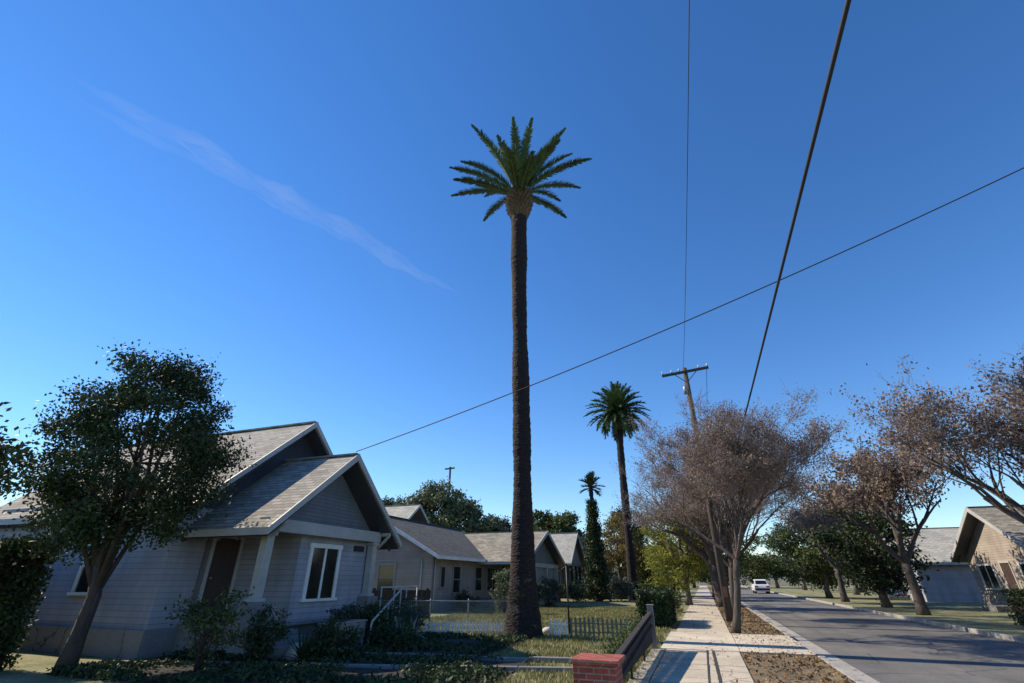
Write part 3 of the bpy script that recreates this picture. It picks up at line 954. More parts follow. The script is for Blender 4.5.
# ------------------------------------------------------------------ palms
def qbez(a, b, c, t):
    return a * ((1-t)**2) + b * (2*t*(1-t)) + c * (t*t)
def frond(parent, base, az, el, L, nl=56, lw=.36, mat=None, name='frond', droop=.10, wscale=1.0):
    az = R(az); el = R(el)
    d = Vector((math.sin(az)*math.cos(el), math.cos(az)*math.cos(el), math.sin(el)))
    a = Vector(base); c = a + d * L
    side = d.cross(Vector((0, 0, 1)))
    if side.length < .05: side = Vector((math.cos(az), -math.sin(az), 0))
    side.normalize(); up = side.cross(d).normalized()
    m = a + d * (L * .52) + up * (L * (.06 + droop))
    V = []
    path = [qbez(a, m, c, i / 12) for i in range(13)]
    for i in range(nl):
        t = .10 + .90 * (i + rnd.uniform(-.3, .3)) / nl
        t = max(.08, min(.995, t))
        p = qbez(a, m, c, t); p2 = qbez(a, m, c, min(1.0, t + .02)); p1 = qbez(a, m, c, t - .02)
        tg = (p2 - p1).normalized()
        n2 = side.cross(tg).normalized()
        prof = (math.sin(PI * min(1, (t * .86 + .12))) ** .55)
        ll = lw * prof * rnd.uniform(.82, 1.12) * wscale
        for s in (-1, 1):
            fw = R(rnd.uniform(30, 48) if t < .85 else rnd.uniform(15, 30)); v = R(rnd.uniform(12, 38))
            dd = (tg * math.cos(math.pi/2 - fw) + (side * s * math.cos(v) + n2 * math.sin(v)) * math.sin(math.pi/2 - fw))
            dd = (tg * math.sin(R(90) - fw) * .9 + (side * s * math.cos(v) + n2 * math.sin(v)) * math.sin(fw) * 1.25).normalized()
            tip = p + dd * ll - Vector((0, 0, ll * .10))
            wv = (tg - dd * tg.dot(dd)).normalized() * .021 * wscale
            mid = p + dd * (ll * .45)
            V += [p - wv * 1.5, p + wv * 1.5, mid.lerp(tip, .3) + wv * 1.1, tip]
    f = np_mesh(name, [tuple(v) for v in V], 4, mat or M['frond'], parent)
    mb = MB(); mb.tube(path, [.045 * (1 - .85 * i / 12) + .004 for i in range(13)], 5); mb.build('midrib', M['rachis'] if name == 'frond' else M['deadfrond'], f)
    return f

def palm_trunk(parent, x, y, prof, lean=(0, 0), nseg=120, n=26, mat=None, amp=.018):
    """prof: list of (z, r)"""
    H_ = prof[-1][0]; vs = []; fs = []
    def rad(z):
        for (z0, r0), (z1, r1) in zip(prof, prof[1:]):
            if z <= z1: return r0 + (r1 - r0) * (z - z0) / (z1 - z0)
        return prof[-1][1]
    for i in range(nseg + 1):
        z = H_ * i / nseg
        wav = .018 * math.sin(z * .9 + x) + .012 * math.sin(z * 2.3) + (rnd.uniform(-.012, .012))
        ox = lean[0] * (z / H_) ** 1.5 + .03 * math.sin(z * .35); oy = lean[1] * (z / H_) ** 1.5
        for k in range(n):
            a = 2 * PI * k / n
            # spiral lattice of leaf scars
            sc = abs(math.sin(a * 6 + z * 5.5)) * abs(math.sin(a * 6 - z * 5.5))
            r = rad(z) + wav + amp * (sc * 2 - 1) + rnd.uniform(-.4, .4) * amp
            vs.append((x + ox + math.cos(a) * r, y + oy + math.sin(a) * r, z - .03))
    for i in range(nseg):
        for k in range(n):
            k2 = (k + 1) % n
            fs.append((i*n+k, i*n+k2, (i+1)*n+k2, (i+1)*n+k))
    mb = MB(); mb.add(vs, fs, True)
    return mb.build('trunk', mat or M['palmbark'], parent)

def stub_ball(parent, x, y, z0, z1, r0, r1, r2, n=150, mat=None):
    """the pineapple of cut frond bases under the crown"""
    mb = MB()
    pr = [(0, r0), (.3, (r0 + r1) * .58), (.6, r1), (.85, r1 * .93), (1, r2)]
    P = [(x, y, z0 + (z1 - z0) * f) for f, _ in pr]
    mb.tube(P, [r * .86 for _, r in pr], 16, wob=.05)
    ga = 2.399963
    for i in range(n):
        f = (i + .5) / n
        for (f0, ra), (f1, rb) in zip(pr, pr[1:]):
            if f <= f1:
                r = ra + (rb - ra) * (f - f0) / (f1 - f0); break
        a = ga * i; z = z0 + (z1 - z0) * f
        u = Vector((math.cos(a), math.sin(a), 0))
        tilt = rnd.uniform(.35, 1.1)
        p0 = Vector((x, y, z - .08)) + u * (r * .75)
        p1 = Vector((x, y, z)) + u * (r * rnd.uniform(.98, 1.15)) + Vector((0, 0, tilt * .17))
        mb.beam(p0, p1, .13, .055)
    return mb.build('frond_bases', mat or M['boots'], parent)

PXM, PYM = -5.5, 16.1
palm = thing('palm_tree', 'very tall palm with straight dark trunk and sparse trimmed crown on the front lawn', 'palm tree', (PXM, PYM, 0), 'tall palms')
palm_trunk(palm, PXM, PYM, [(0, .62), (.35, .56), (.9, .47), (1.8, .42), (4, .345), (7, .315), (11, .31), (14, .335), (16.6, .36), (17.2, .36)], nseg=230, n=30, amp=.010)
stub_ball(palm, PXM, PYM, 16.6, 18.25, .36, .60, .28, 190)
CB = (PXM, PYM, 18.1)
FR = [(-140,54),(171,72),(136,70),(102,51),(85,24),(47,30),(25,16),(-51,20),(-90,20),(-108,32),(-106,43),(65,51),(-97,75),(65,69),
      (-57,39),(24,32),(169,-2),(151,-8),(-10,55),(10,72),(112,38),(-125,10),(5,35),(-160,62)]
for i, (a, e) in enumerate(FR):
    L_ = 3.85 * (rnd.uniform(.92, 1.03) if i < 16 else rnd.uniform(.72, .88))
    b = (CB[0] + math.sin(R(a)) * .18, CB[1] + math.cos(R(a)) * .18, CB[2] + .2 * math.sin(R(e)) - (.25 if e < 15 else 0))
    frond(palm, b, a, e - 3, L_, 125, .44, droop=.05 + .08 * rnd.random())
# ivy-like suckers and small leaves round the base; paler ones paint in leaf highlights
for i in range(22):
    V = []
    a = rnd.uniform(PI, 2.1*PI) if i % 3 else rnd.uniform(PI, 1.6*PI); z = rnd.uniform(.3, 1.7); r = .46
    base = Vector((PXM + math.cos(a)*r, PYM + math.sin(a)*r, z))
    d = Vector((math.cos(a), math.sin(a), rnd.uniform(.2, 1.2))).normalized(); ll = rnd.uniform(.3, .75)
    sd_ = d.cross(Vector((0, 0, 1))).normalized()
    for k in range(12):
        p = base + d * (ll * k / 12) - Vector((0, 0, .25 * (k / 12) ** 2))
        for s_ in (-1, 1):
            tp = p + sd_ * s_ * .14 * (1.1 - k/14) + d * .12
            V += [p, p + d*.02 + sd_*s_*.05, tp, p + sd_*s_*.05 - d*.015]
    np_mesh('sprout', [tuple(v) for v in V], 4, M['leafpale'] if i % 3 == 0 else M['leafblue'], palm)

fp = thing('palm_tree', 'distant palm with dense round untrimmed crown, farther down the lawn row', 'palm tree', (-5.75, 45.8, 0), 'tall palms')
palm_trunk(fp, -5.75, 45.8, [(0, .5), (1, .42), (4, .36), (10, .33), (15.2, .36)], lean=(.25, 0), nseg=70, n=14, amp=.02)
stub_ball(fp, -5.5, 45.8, 14.5, 16.4, .36, .62, .3, 70)
for i in range(96):
    f = (i + .5) / 96
    el = 78 - 148 * f ** .9
    az = i * 137.5 + rnd.uniform(-12, 12)
    L_ = 3.2 * rnd.uniform(.85, 1.05) * (1 if el > -25 else .85)
    frond(fp, (-5.5 + math.sin(R(az))*.15, 45.8 + math.cos(R(az))*.15, 16.3), az, el, L_ * .97, 34, .40, droop=.20, wscale=1.6)

# ivy-clad slim fan palm
ip = thing('ivy_clad_palm', 'slim ivy-covered palm with ragged little crown standing behind the cottage', 'palm tree', (-8.1, 42.5, 0))
palm_trunk(ip, -8.1, 42.5, [(0, .35), (4, .25), (9.2, .18)], nseg=40, n=10)
pts = []
for i in range(900):
    z = rng.uniform(.2, 7.6); f = z / 7.6
    rr = (1.25 - .95 * f ** .8) * rng.uniform(.4, 1.0)
    a = rng.uniform(0, 2*PI)
    pts.append(rng.normal(size=(16, 3)) * .14 + np.array([-8.1 + math.cos(a)*rr, 42.5 + math.sin(a)*rr, z]))
np_mesh('ivy', leaves(np.concatenate(pts), .17), 4, M['leafdark'], ip)
for i in range(17):
    az = i * 137.5; el = 70 - 105 * (i / 17)
    frond(ip, (-8.1, 42.5, 9.0 - .02*i), az, el, rnd.uniform(.75, 1.2), 16, .38, M['leafdark'], droop=.1, wscale=1.6)

# ------------------------------------------------------------------ bare winter trees
def bare_tree(name, label, base, h, spread, r0, levels=6, lean=(0, 0), dens=1.0, leafn=9000, lh=(.3, 1.0), group=None, fork=1.9, lsz=.10):
    x, y, z = base
    t = thing(name, label, 'tree', base, group)
    tr = MB(); tw = MB(); tips = []
    def grow(p, d, L, r, lev):
        n = 4; P = [p]; Rr = [r]
        q = Vector(p); dd = Vector(d)
        for i in range(n):
            dd = (dd + Vector((rnd.gauss(0, .13), rnd.gauss(0, .13), rnd.gauss(.03, .09)))).normalized()
            q = q + dd * (L / n); P.append(Vector(q)); Rr.append(r * (1 - .38 * (i+1)/n))
        (tr if lev < 3 else tw).tube(P, Rr, 8 if lev < 2 else (5 if lev < 4 else 3), caps=False, wob=.05 if lev < 3 else 0)
        if lev >= 3:
            tips.extend(P[1:])
        if lev >= levels: return
        k = 3 if lev < 2 else (rnd.choice([2, 3, 3]) if lev < levels-1 else 3)
        for i in range(int(k * dens + rnd.random() * .6)):
            f = rnd.uniform(.45, 1.0) if i else 1.0
            idx = min(n, max(1, int(f * n)))
            a = rnd.uniform(0, 2*PI); sp = rnd.uniform(.35, .95) * spread
            o = Vector((math.cos(a), math.sin(a), rnd.uniform(-.15, .35)))
            nd = (dd + o * sp).normalized()
            if lev < 2 and nd.z < .25: nd.z = .3; nd.normalize()
            grow(P[idx], nd, L * rnd.uniform(.62, .82), max(.0055, Rr[idx] * rnd.uniform(.55, .72)), lev + 1)
    # trunk
    tp = Vector((x + lean[0], y + lean[1], fork))
    pth = [Vector((x, y, z - .05)).lerp(tp, i/5) + Vector((rnd.uniform(-.03, .03), rnd.uniform(-.03, .03), 0)) for i in range(6)]
    tr.tube(pth, [r0*1.5, r0*1.08, r0, r0*.95, r0*.92, r0*.95], 12, wob=.05)
    L0 = (h - fork) * .36
    nb = 4
    for i in range(nb):
        a = 2*PI*i/nb + rnd.uniform(-.4, .4)
        grow(tp, Vector((math.cos(a)*.62*spread, math.sin(a)*.62*spread, .85)).normalized(), L0 * rnd.uniform(.85, 1.15), r0*.6, 0)
    grow(tp, Vector((.05, .05, 1)), L0*1.05, r0*.55, 0)
    tr.build('trunk', M['streetbark'], t)
    tw.build('branches', M['twig'], t)
    if leafn:
        T = np.array([tuple(q) for q in tips if z + h*lh[0] < q.z < z + h*lh[1]])
        idx = rng.integers(0, len(T), leafn)
        np_mesh('dead_foliage', leaves(T[idx] + rng.normal(size=(leafn, 3)) * .13, lsz, 1.7, .4), 4, M['deadleaf'], t)
    return t
bare_tree('street_tree', 'wide bare-branched street tree with brownish twigs in the dirt strip, nearest of its row', (.72, 19.4, 0), 8.0, .95, .11, 7, (.45, .1), 1.2, 60000, (.27, .97), 'winter street trees', 2.2, .06)
bare_tree('street_tree', 'second bare street tree along the strip with a thick dark trunk', (.9, 37, 0), 10.0, 1.05, .33, 6, (-.2, .2), 1.2, 22000, (.25, 1.0), 'winter street trees', 2.4, .08)
bare_tree('street_tree', 'bare winter tree on the far kerb nearest the crossing service cable', (9.7, 19.0, 0), 8.2, .95, .2, 6, (.4, 0), 1.0, 16000, (.3, 1.0), 'winter street trees', 2.0)
bare_tree('street_tree', 'slim bare street tree just beyond the wooden utility pole', (1.1, 28.5, 0), 8.6, 1.05, .15, 6, (.3, .1), 1.25, 34000, (.25, 1.0), 'winter street trees', 2.1, .07)
bare_tree('street_tree', 'third bare street tree, farthest along the strip', (.9, 58, 0), 9.5, .9, .25, 5, (0, 0), 1.1, 14000, (.3, 1.0), 'winter street trees', 2.4, .16)
bare_tree('street_tree', 'bare winter tree on the far kerb across the street', (9.9, 32, 0), 9.0, .95, .22, 5, (0, 0), 1.2, 16000, (.3, 1.0), 'winter street trees', 2.3, .16)
bare_tree('street_tree', 'bare winter tree on the far kerb near the street pole', (10.1, 48, 0), 9.0, .95, .22, 5, (0, 0), 1.2, 12000, (.3, 1.0), 'winter street trees', 2.3, .16)

# ------------------------------------------------------------------ leafy trees
bt = broadleaf
bt('leafy_tree', 'yellow-green leafy tree overhanging the sidewalk below the bare branches', (-1.2, 38.5, 0), 6.8, [(0, 0, 4.2, 2.6, 2.6, 2.2), (1.6, .5, 4.3, 1.6, 1.6, 1.5), (-.6, 0, 1.9, 1.7, 1.7, 1.2)], M['leafyel'], M['bark'], 100, 170, .17, .55, .2, 'leafy trees by the sidewalk')
bt('leafy_tree', 'bright yellow-green rounded tree leaning over the far sidewalk', (-2.4, 52, 0), 6.8, [(0, 0, 4.2, 3.3, 3, 2.6), (1.5, 0, 3.2, 2.3, 2, 1.8)], M['leafyel'], M['bark'], 90, 130, .22, .7, .2, 'leafy trees by the sidewalk')
bt('leafy_tree', 'dark green leafy tree behind the street trunks near the sidewalk', (1.2, 60, 0), 7.5, [(0, 0, 4.4, 3.4, 3.4, 3.0)], M['leafmid'], M['barkdark'], 90, 130, .24, .8, .25, 'leafy trees by the sidewalk')
bt('eucalyptus_tree', 'tall dark tree with pale limb patches behind the bungalow roof, largest of the backdrop', (-35.5, 66, 0), 15, [(0, 0, 10.6, 5.0, 4, 4.2), (4, 0, 8.6, 4, 3.5, 3.6), (-5, 0, 8.8, 4, 3.5, 3.8), (7.0, 0, 6.5, 3.4, 3, 3.2)], M['leafeuc'], M['bark'], 230, 230, .42, 1.1, .35, 'backdrop trees', shell=.35)
bt('eucalyptus_tree', 'dark leafy tree rising behind the roof ridge of the nearest houses', (-48, 70, 0), 13.0, [(0, 0, 9.6, 5.5, 4, 4), (5, 0, 8, 4, 3.5, 3.4)], M['leafdark'], M['bark'], 140, 200, .42, 1.1, .35, 'backdrop trees')
bt('oak_tree', 'round dark-green tree directly right of the big palm trunk above the cottage', (-19.5, 70, 0), 11.2, [(0, 0, 7.2, 4.0, 3.5, 3.4), (2.8, 0, 5.2, 2.8, 2.6, 2.6), (-3.6, 0, 5.2, 3, 2.6, 2.6)], M['leafmid'], M['bark'], 150, 220, .38, .9, .35, 'backdrop trees')
bt('oak_tree', 'low grey-green tree between the two roofs left of the palm trunk', (-27.5, 70, 0), 8.6, [(0, 0, 6.2, 4.2, 3, 3.2)], M['leafblue'], M['bark'], 100, 200, .38, .9, .3, 'backdrop trees')
bt('oak_tree', 'grey-green bushy tree left of the ivy-covered palm', (-13.2, 62, 0), 6.6, [(0, 0, 3.9, 2.6, 2.6, 2.6), (2, 0, 2.6, 2, 2, 2)], M['leafblue'], M['bark'], 80, 120, .26, .75, .2, 'backdrop trees')
bt('golden_tree', 'golden-green loose tree between the ivy-covered palm and the distant palm', (-8.2, 56, 0), 8.4, [(0, 0, 5.2, 2.3, 2.3, 2.9), (1.6, 0, 3.2, 2, 2, 2)], M['leafgold'], M['bark'], 80, 110, .24, .7, .2, None)
bt('oak_tree', 'dark tree top peeking over behind the golden tree', (-9.5, 72, 0), 11.2, [(0, 0, 7.4, 3.2, 3.0, 3.2)], M['leafdark'], M['bark'], 80, 130, .30, .85, .3, 'backdrop trees')
bt('oak_tree', 'dark bushy tree at the foot of the distant palm', (-4.6, 58, 0), 4.8, [(0, 0, 2.6, 2.6, 2.3, 2.1)], M['leafmid'], M['bark'], 80, 110, .22, .7, .2, 'backdrop trees')
bt('shade_tree', 'small dense evergreen added to shade the yard at the near side of the grey bungalow', (-11.8, 7.3, 0), 6.4, [(0, 0, 4.2, 1.9, 1.8, 2.3)], M['leafdark'], M['barkdark'], 150, 420, .085, .42, .15, None)  # tree added and sized to cast shade across the front yard
bt('oak_tree', 'big dark tree behind the left-hand bungalow', (-27, 19, 0), 7.6, [(0, 0, 4.8, 4.0, 3.5, 2.2)], M['leafmid'], M['bark'], 110, 140, .26, .9, .3, 'backdrop trees')
bt('oak_tree', 'spreading evergreen at the left border of the yards', (-30, 9, 0), 9, [(0, 0, 5.6, 4.5, 4, 3)], M['leafdark'], M['bark'], 110, 140, .28, .9, .3, 'backdrop trees')
for (x_, y_, h_, m_, lb) in ((24, 30, 10, 'leafmid', 'rounded green tree between the first two houses across the street'), (31, 46, 12, 'leafdark', 'dark tree behind the tan-roofed house across the street'),
                        (16, 70, 9, 'leafmid', 'green street tree far along across the street'), (33, 22, 11, 'leafeuc', 'tall airy tree behind the cream bungalow'),
                        (15, 96, 11, 'leafdark', 'dark tree at the far end across the street')):
    bt('oak_tree', lb, (x_, y_, 0), h_, [(0, 0, h_*.62, h_*.36, h_*.34, h_*.34), (h_*.2, 0, h_*.45, h_*.25, h_*.25, h_*.24)], M[m_], M['bark'], 80, 110, .30, .95, .3, 'trees across the street')
for (x_, y_, r_, m_, lb) in ((-2, 112, 4.6, 'leafmid', 'round green tree beyond the end of the sidewalk'), (6, 122, 5, 'leafdark', 'dark tree in the middle of the view down the street'),
        (13, 112, 5, 'leafmid', 'broad tree behind the parked white car'), (-10, 100, 4.6, 'leafdark', 'dark tree behind the greenish cottage'), (20, 84, 5, 'leafeuc', 'airy tree beyond the farthest house across the street')):
    bt('oak_tree', lb, (x_, y_, 0), r_*2, [(0, 0, r_*1.15, r_, r_*.9, r_*.85), (r_*.7, 0, r_*.7, r_*.7, r_*.6, r_*.6), (-r_*.7, 0, r_*.7, r_*.7, r_*.6, r_*.6)], M[m_], M['bark'], 90, 130, .42, 1.2, .3, 'trees at the end of the street')
bt('oak_tree', 'low dark rounded tree on the far kerb between two bare trees', (10.6, 40, 0), 6.5, [(0, 0, 3.8, 2.6, 2.6, 2.8)], M['leafdark'], M['bark'], 90, 150, .24, .8, .25, 'trees across the street')
bt('oak_tree', 'dense green tree on the far kerb before the blue-grey cottage', (10.8, 57, 0), 7.5, [(0, 0, 4.2, 3.2, 3.2, 3.2)], M['leafmid'], M['bark'], 90, 150, .28, .9, .25, 'trees across the street')
# far wood closing the street
pts, _ = clumps([(x_, 175 + 12 * math.sin(x_), 3.5, 9, 5, 4.6 + 2.2 * math.sin(x_ * .37)) for x_ in range(-170, 200, 11)], 900, 60, 1.7, .1)
pts[:, 2] = np.maximum(pts[:, 2], .2)
tag(np_mesh('far_trees', leaves(pts, .9), 4, M['leafmid']), 'far dark band of trees closing off the neighbourhood', 'trees', None, 'stuff')

# ------------------------------------------------------------------ hedges and shrubs
def hedge(name, label, x0, x1, y0, y1, h, mat, n, leaf=.09, group=None):
    t = thing(name, label, 'hedge', ((x0+x1)/2, (y0+y1)/2, 0), group)
    p = rng.uniform([x0, y0, .03], [x1, y1, h], size=(n, 3))
    # push to the skin of the box
    k = rng.integers(0, 5, n); rag = rng.uniform(-.07, .05, n)
    p[k == 0, 0] = x0; p[k == 1, 0] = x1; p[k == 2, 1] = y0; p[k >= 3, 2] = h
    p += rng.normal(size=(n, 3)) * .05
    p[:, 2] += (p[:, 2] > h * .8) * np.sin(p[:, 0] * 3 + p[:, 1] * 2.3) * .06
    p[:, 2] = np.maximum(p[:, 2], .02)
    mb = MB(); mb.box(x0 + .12, y0 + .12, 0, x1 - .12, y1 - .12, h - .16); mb.build('branches', M['barkdark'], t)
    np_mesh('foliage', leaves(p, leaf), 4, mat, t)
    return t
hedge('hedge', 'dark clipped boxy hedge beside the sidewalk just past the fence end', -2.45, -1.45, 20.6, 24.6, 1.12, M['leafdark'], 26000)
hedge('hedge', 'long low brownish hedge across the far lawns', -16, -2.6, 47.5, 48.9, 1.05, M['leafmid'], 30000, .15)
hedge('hedge', 'tall dark hedge on the near side of the grey bungalow', -24, -13.2, 6.1, 7.2, 2.3, M['leafdark'], 26000)
hedge('hedge', 'clipped hedge fronting the cream bungalow across the street', 11.2, 12.1, 14, 27, 1.1, M['leafdark'], 16000, .12)
shrub('shrub', 'bushy olive shrub at the end of the low hedge near the sidewalk', (-3.1, 45.3, 0), 1.3, 2.1, M['leafmid'], 5000, .14, 'garden shrubs')
shrub('shrub', 'grey-green shrub under the distant palm', (-6.6, 44.2, 0), 1.3, 1.7, M['leafblue'], 4000, .14, 'garden shrubs')
shrub('shrub', 'light green bush beside the far sidewalk edge', (-1.9, 30.5, 0), .7, 1.0, M['leafmid'], 3000, .10, 'garden shrubs')
shrub('shrub', 'rounded shrub at the foot of the ivy-covered palm', (-9.6, 41, 0), 1.2, 1.6, M['leafeuc'], 4000, .14, 'garden shrubs')
shrub('shrub', 'dark shrub in front of the cottage porch', (-11.2, 51.5, 0), 1.0, 1.4, M['leafdark'], 3000, .14, 'garden shrubs')
shrub('shrub', 'dark bush against the long bungalow wall under its narrow window', (-12.9, 27.6, 0), .8, 1.0, M['leafdark'], 3500, .09, 'garden shrubs')
shrub('shrub', 'leafy bush by the bungalow porch seen just right of the palm trunk', (-9.4, 32.2, 0), .9, 1.6, M['leafblue'], 4500, .11, 'garden shrubs')
shrub('shrub', 'pale-leaved bush just left of the palm trunk by the bungalow', (-9.6, 25.4, 0), .75, 2.0, M['leafeuc'], 4500, .10, 'garden shrubs')
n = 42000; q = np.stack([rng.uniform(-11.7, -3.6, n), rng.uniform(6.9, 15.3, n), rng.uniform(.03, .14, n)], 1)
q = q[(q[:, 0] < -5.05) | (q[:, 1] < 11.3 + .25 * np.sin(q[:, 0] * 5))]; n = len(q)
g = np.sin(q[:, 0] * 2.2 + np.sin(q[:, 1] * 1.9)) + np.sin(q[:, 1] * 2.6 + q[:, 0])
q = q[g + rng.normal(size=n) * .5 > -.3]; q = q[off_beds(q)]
tag(np_mesh('shade_ground_cover', leaves(q, .09), 4, M['leafdark']), 'low creeping leaves, dark to stand in for shade, before the grey bungalow', 'ground cover', None, 'stuff')  # dark leaves added to deepen and widen the painted yard shade
pb = thing('planter_box', 'weathered pale wooden planter box under the white-framed window', 'planter', (-8.75, 11.6, 0))
mb = MB(); mb.box(-8.95, 10.9, .25, -8.6, 12.3, .6); mb.box(-8.98, 10.87, .6, -8.57, 12.33, .64); mb.build('box', M['trim_dull'], pb, bevel=.01)
for yy in (10.95, 12.25):
    mb = MB(); mb.box(-8.93, yy - .04, 0, -8.62, yy + .04, .249); mb.build('leg', M['trim_dull'], pb)
pt, _ = clumps([(-8.78, 11.6, .78, .2, .65, .18)], 16, 60, .14, .2); np_mesh('foliage', leaves(pt, .08), 4, M['leafblue'], pb)
# planting in front of house 1
for i, (x_, y_, r_, h_, m_, lb) in enumerate((
    (-8.9, 9.2, .55, 1.15, 'leafdark', 'dark bush beside the front steps of the grey bungalow'),
    (-8.8, 12.9, .6, 1.0, 'leafdark', 'dark shrub right of the white-framed window'),
    (-8.7, 14.3, .65, .95, 'leafblue', 'grey-green shrub below the right porch column'),
    (-7.9, 10.2, .55, .7, 'leafdark', 'low dark shrub left of the garden stones'),
    (-7.6, 12.1, .6, .6, 'leafdark', 'low spreading plant in front of the planter box'),
    (-9.3, 8.1, .7, 1.3, 'leafmid', 'green bush at the left end of the bungalow front'),
    (-9.6, 15.8, .7, 1.1, 'leafdark', 'dark bush between the two front houses'),
)):
    shrub('shrub', lb, (x_, y_, 0), r_, h_, M[m_], 3000, .075, 'plants in front of the grey bungalow')
spiky('agave', 'large pale bluish agave in the shaded bed right of the planter box', (-7.9, 12.9, 0), 34, .75, M['leafpale'], None, .07)
spiky('strap_leaf_plant', 'clump of strap leaves near the bungalow steps', (-8.2, 9.6, 0), 46, .8, M['leafdark'], None, .03)
spiky('yucca', 'small spiky yucca by the right porch column', (-8.2, 14.0, 0), 40, .8, M['leafpale'], None, .035)
for (x_, y_, lb) in ((-8.55, 10.75, 'terracotta pot with a small plant at the bottom of the bungalow steps'), (-9.0, 13.9, 'terracotta pot with a plant under the right porch column')):
    p = thing('potted_plant', lb, 'plant pot', (x_, y_, 0), 'garden pots')
    mb = MB(); mb.tube([(x_, y_, 0), (x_, y_, .3), (x_, y_, .3), (x_, y_, .36)], [.12, .17, .2, .2], 14); mb.build('pot', M['terracotta'], p)
    pt, _ = clumps([(x_, y_, .55, .2, .2, .22)], 10, 30, .12, .2); np_mesh('foliage', leaves(pt, .07), 4, M['leafmid'], p)
for (x_, y_, s_, lb) in ((-8.6, 9.95, .3, 'pale rounded garden stone at the left of the shaded bed'), (-5.05, 17.3, .17, 'small white stone on the lawn right of the palm base')):
    mb = MB(); n = 9; vs = []; fs = []
    for j in range(6):
        ph = PI * (j + .3) / 6.2 - PI/2
        for k in range(n):
            a = 2*PI*k/n; r = s_ * math.cos(ph) * rnd.uniform(.85, 1.15)
            vs.append((x_ + r*math.cos(a), y_ + r*math.sin(a)*.8, s_*.5 + s_*.7*math.sin(ph)))
    for j in range(5):
        for k in range(n):
            fs.append((j*n+k, j*n+(k+1)%n, (j+1)*n+(k+1)%n, (j+1)*n+k))
    fs += [tuple(range(n-1, -1, -1)), tuple(range(5*n, 6*n))]
    mb.add(vs, fs, True); tag(mb.build('garden_stone', M['stone'], loc=(x_, y_, 0)), lb, 'stone', 'garden stones')

# ------------------------------------------------------------------ fences
# dark board fence from brick pillar to end post, top climbing away from us
sf = thing('board_fence', 'dark low board fence beside the sidewalk climbing from brick pillar to end post', 'fence', (-1.4, 11, 0))
def ftop(y): return .50 + (y - 8.4) * .052
mb = MB(); y = 8.4
while y < 14.2:
    zt = ftop(y) + rnd.uniform(-.012, .012)
    y2 = y + .125
    vs = [(-1.45, y, .2), (-1.425, y, .2), (-1.425, y2, .2), (-1.45, y2, .2), (-1.45, y, zt), (-1.425, y, zt), (-1.425, y2, zt+.006), (-1.45, y2, zt+.006)]
    mb.add(vs, [(0,3,2,1),(4,5,6,7),(0,1,5,4),(1,2,6,5),(2,3,7,6),(3,0,4,7)])
    y = y2 + .010
mb.build('boards', M['woodfence'], sf)
for dz in (-.08, -.26):
    mb = MB(); mb.beam((-1.40, 8.4, ftop(8.4) + dz), (-1.40, 14.25, ftop(14.25) + dz), .045, .075); mb.build('rail', M['woodfence'], sf)
mb = MB(); mb.beam((-1.43, 8.4, ftop(8.4) + .028), (-1.43, 14.25, ftop(14.25) + .028), .10, .035); mb.build('cap_rail', M['woodfence'], sf)
for yy in (10.1, 12.2):
    mb = MB(); mb.box(-1.425, yy-.045, 0, -1.455, yy+.045, ftop(yy) - .02); mb.build('post', M['woodfence'], sf)
mb = MB(); mb.box(-1.49, 14.28, 0, -1.35, 14.42, .98); mb.prism([(-1.51, 14.26), (-1.33, 14.26), (-1.33, 14.44), (-1.51, 14.44)], 'z', .98, 1.01); mb.build('end_post', M['woodpost'], sf, bevel=.008)
# creeper on the lawn side of the fence
pts = []
for i in range(230):
    yy = rng.uniform(8.3, 14.1)
    pts.append(rng.normal(size=(26, 3)) * np.array([.07, .13, .1]) + np.array([-1.72, yy, rng.uniform(.05, ftop(yy) - .08)]))
tag(np_mesh('creeper', leaves(np.concatenate(pts), .05), 4, M['leafmid'], loc=(-1.6, 11, 0)), 'straggly green creeper growing along the lawn side of the low board fence', 'climbing plant')
# brick pillar
bp = thing('brick_pillar', 'short square red brick pillar at the near end of the board fence', 'pillar', (-1.68, 7.7, 0))
mb = MB(); mb.box(-1.92, 7.75, 0, -1.32, 8.33, .53); mb.build('shaft', M['brick'], bp, bevel=.008)
mb = MB(); mb.box(-1.94, 7.71, .532, -1.26, 8.37, .60)
mb.build('cap', M['brick'], bp, bevel=.012)
# chain link fence
cf = thing('chain_link_fence', 'galvanised chain-link fence with thin posts between the shade-dark bed and the palm', 'fence', (-8, 17, 0))
CA, CB_ = Vector((-11.5, 15.3, 0)), Vector((-6.2, 17.15, 0))
mb = MB(); mb.tube([CA + Vector((0, 0, .93)), CB_ + Vector((0, 0, .93))], .02, 8); mb.build('top_rail', M['galv'], cf)
for f in (0, .26, .5, .73, 1.0):
    p = CA.lerp(CB_, f); mb = MB(); mb.tube([p + Vector((0, 0, 0)), p + Vector((0, 0, .97)), p + Vector((0, 0, 1.0))], [.028, .028, .012], 8); mb.build('post', M['galv'], cf)
mb = MB(); d = (CB_ - CA); mb.add([CA + Vector((0, 0, .04)), CB_ + Vector((0, 0, .04)), CB_ + Vector((0, 0, .92)), CA + Vector((0, 0, .92))], [(0, 1, 2, 3)]); mb.build('wire_mesh', M['wiremesh'], cf)
